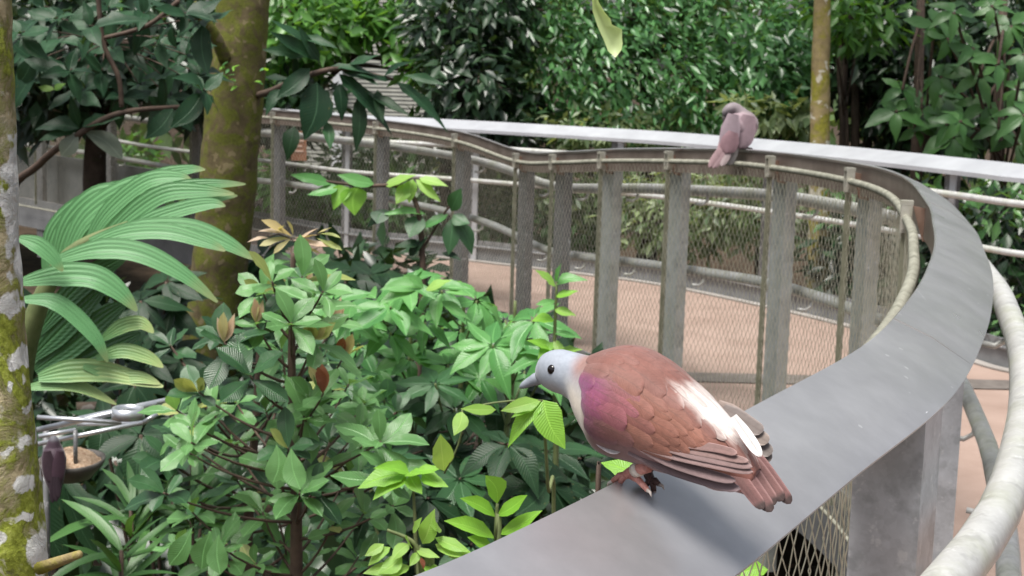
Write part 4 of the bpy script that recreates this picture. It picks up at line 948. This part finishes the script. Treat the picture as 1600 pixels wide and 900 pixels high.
mb.f.append(tuple(range(n-1, -1, -1))); mb.build('bowl', M['bowl'], bw, True)
V = [c+V3((0,0,.035))]; F = []
for j in range(1, 9):
    for k in range(n):
        a_ = 6.283*k/n; q = j/8; V.append(c+V3((math.cos(a_)*q*R*.88, math.sin(a_)*q*R*1.14, .035*(1-q*q)+.002+random.uniform(-.003,.003))))
for k in range(n): F.append((0, 1+k, 1+(k+1) % n))
for j in range(7):
    for k in range(n): b = 1+j*n; F.append((b+k, b+n+k, b+n+(k+1) % n, b+(k+1) % n))
o = mk('seed', V, F, M['seed'], bw, True); o['kind'] = 'stuff'

# ------------------------------------------------------------------ birds
def lerp3(a, b, t): return tuple(x+(y-x)*t for x, y in zip(a, b))
def sstep(a, b, x):
    t = min(1, max(0, (x-a)/(b-a))); return t*t*(3-2*t)
O = P(985, 747, 1.287)
iO = min(range(NI), key=lambda i: (EDGE[i]-O).length)
tR, nR = FR[iO]
FWD = (-nR*.97+tR*.12); FWD = V3((FWD.x, FWD.y, 0)).normalized(); LFT = V3((-FWD.y, FWD.x, 0))
if LFT.dot(CAM-O) < 0: LFT = -LFT
def sag(u, v, lat=0.0):
    d = ray(u, v); t = ((O+LFT*lat-CAM).dot(LFT))/d.dot(LFT); return CAM+d*t
ST = [((838,585),(845,598),.75),((842,566),(853,604),.80),((852,552),(868,612),.84),((872,546),(887,619),.84),((897,551),(903,633),.84),((921,556),(914,657),.90),((946,549),(934,684),.97),((985,543),(955,708),1.04),((1027,561),(1000,722),1.02),((1062,588),(1040,736),.99),((1096,617),(1085,748),.94),((1132,656),(1122,765),.9),((1164,695),(1150,768),.82),((1185,735),(1172,775),.75)]
cen = []; up_ = []; hh = []; ww = []
for a, b, k in ST:
    A_, B_ = sag(*a), sag(*b); cen.append((A_+B_)/2); up_.append((A_-B_).normalized()); hh.append((A_-B_).length/2); ww.append((A_-B_).length/2*k)
NS = len(ST)
def cat1(arr, t):
    t = min(max(t, 0), NS-1-1e-6); i = int(t); f = t-i
    p0, p1, p2, p3 = arr[max(i-1,0)], arr[i], arr[i+1], arr[min(i+2, NS-1)]
    return .5*((2*p1)+(p2-p0)*f+(2*p0-5*p1+4*p2-p3)*f*f+(3*p1-p0-3*p2+p3)*f**3)
def S(t, ph, off_=0.0):
    c = cat1(cen, t); u = cat1(up_, t).normalized(); h = cat1(hh, t)+off_; w = cat1(ww, t)+off_
    return c+u*(h*math.cos(ph))+LFT*(w*math.sin(ph))
GREY = (.285,.315,.365); CREAM = (.60,.53,.44); BRN = (.190,.082,.066); PURP = (.30,.065,.22)
def body_col(t, ph):
    a = abs(math.degrees(ph)); c = GREY
    under = sstep(95, 130, a); c = lerp3(c, (.45,.44,.45), under*sstep(0, 3, t))
    c = lerp3(c, CREAM, sstep(3.6, 5.4, t)*sstep(55, 100, a))
    c = lerp3(c, (.27,.16,.14), sstep(4.0, 5.2, t)*(1-sstep(40, 85, a)))
    c = lerp3(c, (.20,.115,.115), sstep(6.0, 7.2, t))
    return c
FV = [545, 570, 600, 640, 660, 680, 700, 720]; FU = [938, 919, 909, 909, 918, 934, 960, 985]
def cov_col(t, a, jit=1.0):
    """plumage colour by place on the bird: a in degrees from the spine towards the near side"""
    rnd = lambda: .5+(random.random()-.5)*jit
    c = BRN
    k = noise.noise(V3((t*1.1, a/22, 3.1)))
    c = lerp3(c, (.29,.155,.125), sstep(5.5, 4.6, t)*.6)
    c = lerp3(c, (.22,.125,.112), sstep(-.2, .4, k)*.7*rnd()*1.4)
    rufous = sstep(7.0, 7.8, t)*sstep(38, 60, a)*(1-sstep(108, 122, a)); c = lerp3(c, (.235,.102,.070), rufous*(.55+.4*rnd()))
    c = lerp3(c, (.185,.105,.105), sstep(104, 120, a)*sstep(5.5, 6.3, t))
    pu = sstep(4.9, 5.2, t)*(1-sstep(6.5, 7.8, t))*sstep(46, 62, a)*(1-sstep(122, 142, a))
    pc = lerp3((.20,.045,.150), (.105,.036,.072), sstep(72, 112, a))
    c = lerp3(c, lerp3(pc, (.19,.055,.12), .4*rnd()), pu*.88)
    c = lerp3(c, (.26,.075,.12), .7*sstep(6.4, 6.8, t)*(1-sstep(7.3, 7.7, t))*sstep(62, 70, a)*(1-sstep(86, 96, a)))
    kw = noise.noise(V3((t*2.3, a/9, 9.7)))
    wh = sstep(9.1, 9.9, t+kw*.5)*(1-sstep(11.2, 12.0, t+kw*.6))*(1-sstep(22, 36, abs(a-4)+kw*9))
    c = lerp3(c, (.74,.71,.68), wh*(.8+.2*rnd()))
    c = lerp3(c, (.25,.11,.09), sstep(11.4, 12.3, t))
    return c
fb_ = empty('pigeon', O, 'large brown pigeon with grey head and purple shoulder standing on the near handrail', 'bird')
nt_, nph = (NS-1)*6+1, 40
V = []; Cc = []; F = []
for i in range(nt_):
    t = i/6
    for k in range(nph):
        ph = 2*math.pi*k/nph; V.append(S(t, ph)); pp = (ph+math.pi) % (2*math.pi)-math.pi; bc_ = body_col(t, pp)
        if math.radians(25) < pp < math.radians(140): bc_ = lerp3(bc_, cov_col(t, math.degrees(pp), 0), sstep(-2, 7, proj(V[-1])[0]-float(np.interp(proj(V[-1])[1], FV, FU))))
        Cc.append(bc_)
for i in range(nt_-1):
    for k in range(nph): k2 = (k+1) % nph; F.append((i*nph+k, i*nph+k2, (i+1)*nph+k2, (i+1)*nph+k))
V += [cen[0]+(cen[0]-cen[1])*.2, cen[-1]]; Cc += [GREY, BRN]
F += [(len(V)-2, (k+1) % nph, k) for k in range(nph)]+[(len(V)-1, (nt_-1)*nph+k, (nt_-1)*nph+(k+1) % nph) for k in range(nph)]
mk('body', V, F, M['plume'], fb_, True, Cc)
def feather_grid(pf, nl=7, nw=5):
    V = []; Q = []; F = []
    for i in range(nl):
        s_ = 1-(1-i/(nl-1))**1.6
        for k in range(nw): x = k/(nw-1)*2-1; V.append(pf(s_, x)); Q.append((s_, x))
    for i in range(nl-1):
        for k in range(nw-1): b = i*nw+k; F.append((b, b+1, b+nw+1, b+nw))
    return V, F, Q
def wprof(s_): return min(1, .55+s_*1.2)*(1 if s_ < .62 else math.sqrt(max(.0004, 1-((s_-.62)/.38)**2)))
VE = ((975,684),(1010,697),(1040,704),(1084,705),(1112,692),(1126,668))
def below_edge(u, v, m): return u > 975 and v > np.interp(u, [q[0] for q in VE], [q[1] for q in VE])+m
rows = []
t = 11.9
while t > 4.7: rows.append(t); t -= .47
nf = 0
for ri, t0 in enumerate(rows):
    step = 14 if t0 > 6 else 15
    a = -96+(ri % 2)*step/2
    amax = 128
    while a < amax:
        aa = a+random.uniform(-2.5, 2.5); tt = t0+random.uniform(-.12, .12); ln = random.uniform(1.15, 1.5)*(1.25 if 7.2 < t0 < 10 and 40 < aa < 110 else 1)
        front = 4.9+.35*abs(math.sin(math.radians(aa)))+ (0.5 if aa > 100 else 0)
        pu_, pv_ = proj(S(min(tt+ln*.75, NS-1), math.radians(aa)))
        ru_, rv_ = proj(S(tt+.3*ln, math.radians(aa)))
        ff = np.interp(rv_, FV, FU)
        if tt > front and not (aa > 25 and ru_ < ff) and not (aa > 35 and below_edge(pu_, pv_, -2)):
            c0 = tuple(min(1, q) for q in V3(cov_col(tt, aa))*random.uniform(.86, 1.16)); wng = 7 < t0 and aa > 35; hw = math.radians(12.5)*random.uniform(.9, 1.15); l0 = .0006+.0003*random.random(); l1 = random.uniform(.0009, .0014)*(1.9 if 7 < t0 and 35 < aa < 112 else 1)
            drift = math.radians(6*(1 if aa > 20 else -1 if aa < -10 else 0))
            def pf(s_, x): return S(min(tt+ln*s_, NS-1), math.radians(aa)+drift*s_+x*hw*wprof(s_), l0+(l1-l0)*s_+.0009*(1-x*x))
            V, F, Q = feather_grid(pf, 9, 7)
            def vc(s_, x):
                c = lerp3(c0, cov_col(tt+ln*s_, aa+math.degrees(x*hw), 0), .45 if wng else .65)
                return lerp3(c, tuple(min(1, q*1.16+.01) for q in c), sstep(.6, 1, max(abs(x)*.9, s_))*(.6 if 7 < t0 and aa > 35 else .3))
            cs = [vc(s_, x) for s_, x in Q]
            mk('feather', V, F, M['plume'], fb_, True, cs, [(x+5+random.random()*0, s_+nf*.37) for s_, x in Q]); nf += 1
        a += step
# flight feathers of the near wing: root and tip on the sagittal side, pushed out to the flank
def wp2(s_): return min(1, .5+s_*1.5)*(1-.22*s_*s_)*(1 if s_ < .86 else math.sqrt(max(.004, 1-((s_-.86)/.14)**2.2)))
GR = [(proj(S(i/10, math.radians(a))), i/10, a) for i in range(30, 130) for a in range(20, 165, 3)]
def pick(u, v):
    m = min(GR, key=lambda g: (g[0][0]-u)**2+(g[0][1]-v)**2); return m[1], math.radians(m[2]), math.hypot(m[0][0]-u, m[0][1]-v)
def flight(root_, tip_, w, o0, o1, lat1, col):
    t0, p0, _ = pick(*root_); A_ = S(t0, p0, o0); mu, mv = (root_[0]+tip_[0])/2, (root_[1]+tip_[1])/2
    tm, pm_, em = pick(mu, mv); Mm = S(tm, pm_, o1); B_ = sag(*tip_, lat1)
    ctl = Mm*2-(A_+B_)/2; up = LFT*.75+V3((0,0,.65)); side = (B_-A_).cross(up).normalized(); nrm = side.cross(B_-A_).normalized()
    def pf(s_, x): return A_*(1-s_)**2+ctl*2*s_*(1-s_)+B_*s_*s_+side*(x*w*wp2(s_))+nrm*(.0006*(1-x*x))
    V, F, Q = feather_grid(pf, 11, 9)
    ed = tuple(min(1, q*1.6+.04) for q in col)
    cs = []
    for s_, x in Q:
        c = lerp3(tuple(q*.8 for q in col), col, sstep(-.2, .5, x)); c = lerp3(c, ed, sstep(.75, 1, -x)*.9+sstep(.9, 1, s_)*.5); c = lerp3(c, tuple(q*.55 for q in col), sstep(.82, 1, x)*.9)
        cs.append(c)
    return mk('flight_feather', V, F, M['plume'], fb_, True, cs, [(x+5, s_*2+w*900) for s_, x in Q])
def blade(name, root_, tip_, w, lat0, lat1, col, tipc=None, edge=None, curve=.0, parent=fb_, upv=None):
    A_ = sag(*root_, lat0); B_ = sag(*tip_, lat1); d = B_-A_; tocam = (CAM-A_).normalized()
    up = upv if upv is not None else (LFT*.75+V3((0,0,.65)))
    side = d.cross(up).normalized(); nrm = side.cross(d).normalized()
    def pf(s_, x): return A_+d*s_+side*(x*w*(wprof if name in ('tail_covert', 'belly_tuft') else wp2)(s_))+side*(curve*4*s_*(1-s_))+nrm*(.0004*(1-x*x)+.002*s_)
    V, F, Q = feather_grid(pf, 11, 7)
    ed = edge or tuple(min(1, q*1.7+.05) for q in col)
    cs = []
    for s_, x in Q:
        c = lerp3(col, ed, sstep(.72, 1, abs(x))*.8); c = lerp3(c, tuple(q*.72 for q in col), (1-sstep(0, .08, abs(x)))*.4)
        if tipc: c = lerp3(c, tipc, sstep(.85, .92, s_))
        cs.append(c)
    return mk(name, V, F, M['plume'], parent, True, cs, [(x+5, s_*2+w*900) for s_, x in Q])
WG = (.25,.175,.175); WG2 = (.30,.20,.185)
FG = (.185,.125,.125)
for r_, t_, w, o0, o1, l1, c in (((984,707),(1157,765),.0060,-.0004,.0022,.030,(.17,.12,.125)), ((1000,702),(1150,752),.0052,.0,.0034,.032,FG), ((1008,699),(1177,738),.0046,.0004,.0044,.034,(.20,.13,.125)), ((1032,698),(1176,730),.0042,.0008,.0052,.034,(.19,.125,.12)), ((1056,698),(1170,721),.0040,.0011,.0058,.033,(.205,.13,.12)), ((1076,696),(1152,709),.0042,.0013,.0060,.032,(.20,.12,.11))):
    flight(r_, t_, w, o0, o1, l1, c)
# far wing tips showing past the rump
for r_, t_, w, c in (((1120,630),(1176,668),.0095,(.20,.155,.135)), ((1130,636),(1190,678),.0095,(.15,.125,.115)), ((1138,650),(1199,694),.0095,(.19,.155,.135)), ((1145,664),(1204,712),.0095,(.15,.13,.12)), ((1150,680),(1203,722),.009,(.19,.16,.14))):
    blade('flight_feather', r_, t_, w, -.020, -.026, c, upv=V3((0,-.5,.8)))
# tail
TB = (.155,.078,.074)
for r_, t_, w, l0, l1, c in (((1130,712),(1192,797),.0065,.010,.016,(.155,.075,.07)), ((1138,706),(1205,801),.0075,.006,.010,TB), ((1150,702),(1210,790),.0075,.000,.002,(.17,.088,.082)), ((1160,700),(1222,784),.0075,-.004,-.006,(.16,.082,.076)), ((1168,696),(1234,788),.0070,-.008,-.012,TB)):
    blade('tail_feather', r_, t_, w, l0, l1, c, (.05,.032,.03), upv=LFT*.45+V3((0,0,.9)))
blade('tail_covert', (1146,650), (1188,714), .0055, .012, .006, (.72,.70,.68), upv=LFT*.5+V3((0,0,.9)))
blade('belly_tuft', (918,664), (970,708), .008, .030, .034, (.36,.33,.33)); blade('belly_tuft', (925,650), (955,702), .009, .034, .034, (.30,.27,.28))
# beak, eyes
c0 = cen[0]; tip = sag(812, 606); 
mb = MB(); d = tip-c0
rings = [(0, .0062, .0054), (.22, .0058, .0046), (.36, .0049, .0038), (.55, .0043, .0034), (.8, .0033, .0026), (.93, .0020, .0016), (1.0, .0005, .0005)]
n = 14
for s_, a_, b_ in rings:
    c = c0-d*.06+d*1.06*s_+V3((0,0,.0008*math.sin(s_*3.0)))
    u = up_[0]
    mb.v += [c+u*(math.cos(6.283*k/n)*a_)+LFT*(math.sin(6.283*k/n)*b_) for k in range(n)]
for i in range(len(rings)-1):
    for k in range(n): mb.f.append((i*n+k, i*n+(k+1) % n, (i+1)*n+(k+1) % n, (i+1)*n+k))
mb.build('beak', M['beak'], fb_, True)
def ball(name, c, r, mat, parent, sq=None, axis=None, n=16):
    V = []; F = []; axis = (axis or V3((0,0,1))).normalized(); a = axis.orthogonal().normalized(); b = axis.cross(a)
    sq = sq or 1.0
    for i in range(n//2+1):
        th = math.pi*i/(n//2)
        for k in range(n): ph = 2*math.pi*k/n; V.append(c+axis*(math.cos(th)*r*sq)+(a*math.cos(ph)+b*math.sin(ph))*(math.sin(th)*r))
    for i in range(n//2):
        for k in range(n): F.append((i*n+k, i*n+(k+1) % n, (i+1)*n+(k+1) % n, (i+1)*n+k))
    return mk(name, V, F, mat, parent, True)
for sg_ in (1, -1):
    # find the surface point under the eye
    best = min(((proj(S(t/20, math.radians(a)))[0]-861)**2+(proj(S(t/20, math.radians(a)))[1]-577)**2, t/20, a) for t in range(20, 70) for a in range(40, 130, 2))
    t_, a_ = best[1], math.radians(best[2])*sg_
    ec = S(t_, a_, -.0010); ax = (S(t_, a_, .01)-S(t_, a_, 0)).normalized()
    e = ball('eye', ec, .0043, M['eye'], fb_, .6, ax)
    ball('eye_ring', ec-ax*.0006, .0051, M['eyering'], e, .35, ax)
# legs and toes
def toes(root, foot, col, fwd, dirs, L=.020, r=.0026):
    for a in dirs:
        d = (fwd*math.cos(a)+fwd.cross(V3((0,0,1)))*math.sin(a)); e = foot+d*L
        drop = V3((0, 0, -.006)) if d.dot(-nR) > .6 else V3((0, 0, -.002+d.dot(nR)*(CDZ/CW)*L))
        o_ = mk_t = MB().tube([foot+V3((0,0,.004)), foot+d*L*.4+V3((0,0,.0045)), foot+d*L*.75+V3((0,0,.003))+drop*.5, e+drop+V3((0,0,.0015))], [r*1.1, r, r*.9, r*.7], 8).build('toe', col, root, True)
        MB().tube([e+drop+V3((0,0,.002)), e+d*.004+drop*1.4+V3((0,0,.0005)), e+d*.006+drop*2-V3((0,0,.002))], [r*.65, r*.5, .0003], 6).build('claw', M['claw'], o_, True)
ftA = sag(978, 742, .012); hipA = sag(1012, 728, .022)
legA = MB().tube(catmull([hipA, sag(998, 733, .018), sag(987, 737, .014), ftA], 4), list(np.linspace(.0060, .0040, 13)), 10).build('leg', M['skin'], fb_, True)
ra = sag(1000, 731, .0185); rb = sag(993, 735.5, .016); MB().tube([ra, rb], [.0068, .0066], 12).build('leg_ring', M['ring'], legA, True)
mb = MB()
for a, b in (((978,742),(957,752)),((980,742),(967,757)),((984,742),(1012,766))):
    A_, B_ = sag(*a, .012), sag(*b, .014+.01*(b[0] > 1000)); 
    o_ = MB().tube([A_, A_.lerp(B_, .5)+V3((0,0,.002)), B_], [.0034, .003, .0022], 8).build('toe', M['skin'], fb_, True)
    dd_ = (B_-A_).normalized(); MB().tube([B_, B_+dd_*.004, B_+dd_*.006-V3((0,0,.003))], [.002, .0014, .0003], 6).build('claw', M['claw'], o_, True)
ftB = sag(1018, 752, -.012); hipB = sag(1015, 728, -.016)
MB().tube(catmull([hipB, sag(1012, 738, -.014), ftB], 4), list(np.linspace(.0055, .0038, 9)), 10).build('leg', M['skin_dark_shaded'], fb_, True)  # far leg takes a darker skin for the shade under the body
for b in ((1022,768),(1008,760),(1030,757)):
    A_, B_ = ftB, sag(*b, -.010); o_ = MB().tube([A_, A_.lerp(B_, .5)+V3((0,0,.002)), B_], [.0034, .003, .0022], 8).build('toe', M['skin_dark_shaded'], fb_, True)
    dd_ = (B_-A_).normalized(); MB().tube([B_, B_+dd_*.004, B_+dd_*.006-V3((0,0,.003))], [.002, .0014, .0003], 6).build('claw', M['claw'], o_, True)

def loft_bird(root, rings, D, colf, n=24, name='body', side=None):
    """rings: (u, v, dD, half-width px across, half-depth px)"""
    c = [P(u, v, D+dD) for u, v, dD, a, b in rings]; A_ = [r[3] for r in rings]; B_ = [r[4] for r in rings]; m = len(c); V = []; Cc = []; F = []
    per = 4; tot = (m-1)*per+1
    cc = catmull(c, per)
    for i in range(tot):
        q = i/per; a = np.interp(q, range(m), A_)*px(D); b = np.interp(q, range(m), B_)*px(D)
        tg = (cc[min(i+1, tot-1)]-cc[max(i-1, 0)]).normalized(); view = (CAM-cc[i]).normalized()
        sd_ = tg.cross(view).normalized(); nv_ = sd_.cross(tg).normalized()
        for k in range(n):
            ph = 6.2832*k/n; V.append(cc[i]+sd_*(a*math.cos(ph))+nv_*(b*math.sin(ph))); Cc.append(colf(q/(m-1), math.cos(ph), math.sin(ph)))
    for i in range(tot-1):
        for k in range(n): F.append((i*n+k, i*n+(k+1) % n, (i+1)*n+(k+1) % n, (i+1)*n+k))
    F.append(tuple(range(n-1, -1, -1))); F.append(tuple((tot-1)*n+k for k in range(n)))
    return mk(name, V, F, M['plume'], root, True, Cc)
def pblade(root, name, a, b, w, D0, D1, col, up=None, tipc=None):
    A_, B_ = P(*a, D0), P(*b, D1); d = B_-A_; up = up or (CAM-A_).normalized(); side = d.cross(up).normalized(); nrm = side.cross(d).normalized()
    def pf(s_, x): return A_+d*s_+side*(x*w*px(D0)*wprof(s_))+nrm*(w*px(D0)*.18*(1-x*x))
    V, F, Q = feather_grid(pf, 9, 7)
    mk(name, V, F, M['plume'], root, True, [lerp3(col, tipc, sstep(.85, 1, s_)) if tipc else lerp3(col, tuple(min(1, q*1.15) for q in col), sstep(.6, 1, abs(x))) for s_, x in Q])
# second pigeon on the far part of the handrail
i2 = nearest(1150, 6, 7.6); D2 = EDGE[i2].y
b2 = empty('pigeon', off(i2, .03, .004), 'dusky pink pigeon seen from behind on the far bend of the handrail', 'bird')
Dz = D2-.03
def c2(q, x, y):
    c = (.30,.225,.25)
    c = lerp3(c, (.30,.185,.2), sstep(.40, .2, q)); c = lerp3(c, (.28,.20,.22), sstep(.2, .8, x)); c = lerp3(c, (.21,.18,.18), sstep(.78, .9, q)); return c
loft_bird(b2, [(1126,243,-.05,8,6),(1138,227,-.03,17,12),(1148,213,0,22,19),(1156,200,0,26,24),(1162,189,.01,25,24),(1165,181,.015,19,20),(1167,175,.02,8,9)], Dz, c2)
def c2h(q, x, y): return lerp3((.27,.22,.235), (.20,.18,.19), q)
loft_bird(b2, [(1163,196,.0,18,18),(1160,184,.0,14,14),(1153,174,.0,10,11),(1146,169,-.005,9,9),(1139,171,-.01,8,8.5),(1134,176,-.01,6.5,6.5),(1132,181,-.01,2.5,3)], Dz, c2h, name='head')
for a, b, w, c in (((1136,222),(1108,262),7,(.26,.17,.18)), ((1141,224),(1114,263),7,(.28,.19,.2)), ((1144,226),(1127,260),6,(.30,.24,.24))): pblade(b2, 'tail_feather', a, b, w, Dz-.07, Dz-.10, c)
pblade(b2, 'wing', (1146,178), (1135,238), 15, Dz-.075, Dz-.075, (.32,.25,.28)); pblade(b2, 'wing', (1170,180), (1156,232), 17, Dz-.06, Dz-.055, (.29,.21,.235)); pblade(b2, 'rump', (1146,206), (1134,240), 14, Dz-.088, Dz-.082, (.27,.165,.185))
pblade(b2, 'under_tail', (1152,230), (1140,258), 5, Dz-.05, Dz-.06, (.42,.38,.36))
bk = MB(); bk.tube([P(1133,177,Dz), P(1131,185,Dz-.01), P(1131,192,Dz-.01)], [4*px(Dz), 3*px(Dz), 1*px(Dz)], 8); bk.build('beak', M['bowl'], b2, True)
ball('eye', P(1138,171,Dz-.026), .0055, M['eye'], b2)
for u in (1152, 1160):
    e = off(nearest(u, 6, 7.6), .03, .004); lg = MB().tube([P(u-2,226,Dz), e+V3((0,0,.004))], .006, 8).build('leg', M['skin_dark_shaded'], b2, True)
    for k in (-1, 0, 1): MB().tube([e+V3((0,0,.004)), e+V3((.02*k,-.022,.001))], [.0045, .003], 6).build('toe', M['skin_dark_shaded'], lg, True)
# third pigeon at the seed bowl
D3 = 3.22
b3 = empty('pigeon', P(84, 735, D3), 'dark purple pigeon seen from behind perched at the seed bowl rim', 'bird')
def c3(q, x, y):
    c = (.045,.026,.038); c = lerp3(c, (.10,.10,.115), sstep(.80, .95, q)); return lerp3(c, (.03,.02,.027), sstep(.35, .1, q))
loft_bird(b3, [(86,778,0,7,4),(86,765,0,10,8),(85,750,.01,15,14),(84,733,.02,19,19),(84,716,.03,20,20),(84,703,.04,16,17),(84,694,.04,11,12),(84,687,.04,8.5,9),(84,681,.04,3,3)], D3, c3)
for a, b, w in (((83,745),(82,786),5),((87,745),(88,784),5),((90,745),(92,778),4)): pblade(b3, 'tail_feather', a, b, w, D3-.03, D3-.03, (.035,.022,.03))
pblade(b3, 'wing', (74,705), (80,755), 10, D3-.018, D3-.02, (.05,.03,.04)); pblade(b3, 'wing', (94,705), (89,755), 10, D3-.018, D3-.02, (.055,.03,.043))
MB().tube([P(84,686,D3+.06), P(84,688,D3+.085)], [.004, .001], 8).build('beak', M['bowl'], b3, True)
for u in (80, 89): MB().tube([P(u,742,D3+.02), P(u,750,D3+.05)], .004, 6).build('leg', M['skin_dark_shaded'], b3, True)
print('feathers', nf, 'objects', len(bpy.data.objects))
for base, g in (('pigeon', 'pigeons perched about the railing and feeder'), ('understory_shrub', 'shrubs behind the far railing'), ('strap_leaf_plant', 'strap-leaved plants by the feeder'), ('shade_plant', 'shaded plants on the garden floor'), ('bright_sapling', 'bright-leaved saplings beside the near handrail'), ('hedge_tree', 'glossy small-leaved trees behind the far handrail'), ('shade_tree', 'dark background trees'), ('bright_tree', 'bright green background trees'), ('glossy_shrub', 'glossy shrubs'), ('palmate_bush', 'fingered-leaf bushes'), ('tree', 'mossy trunks'), ('broadleaf_tree', 'broad-leaved trees')):
    for o in bpy.data.objects:
        if o.parent is None and o.name.split('.')[0] == base and o.get('category'): o['group'] = g
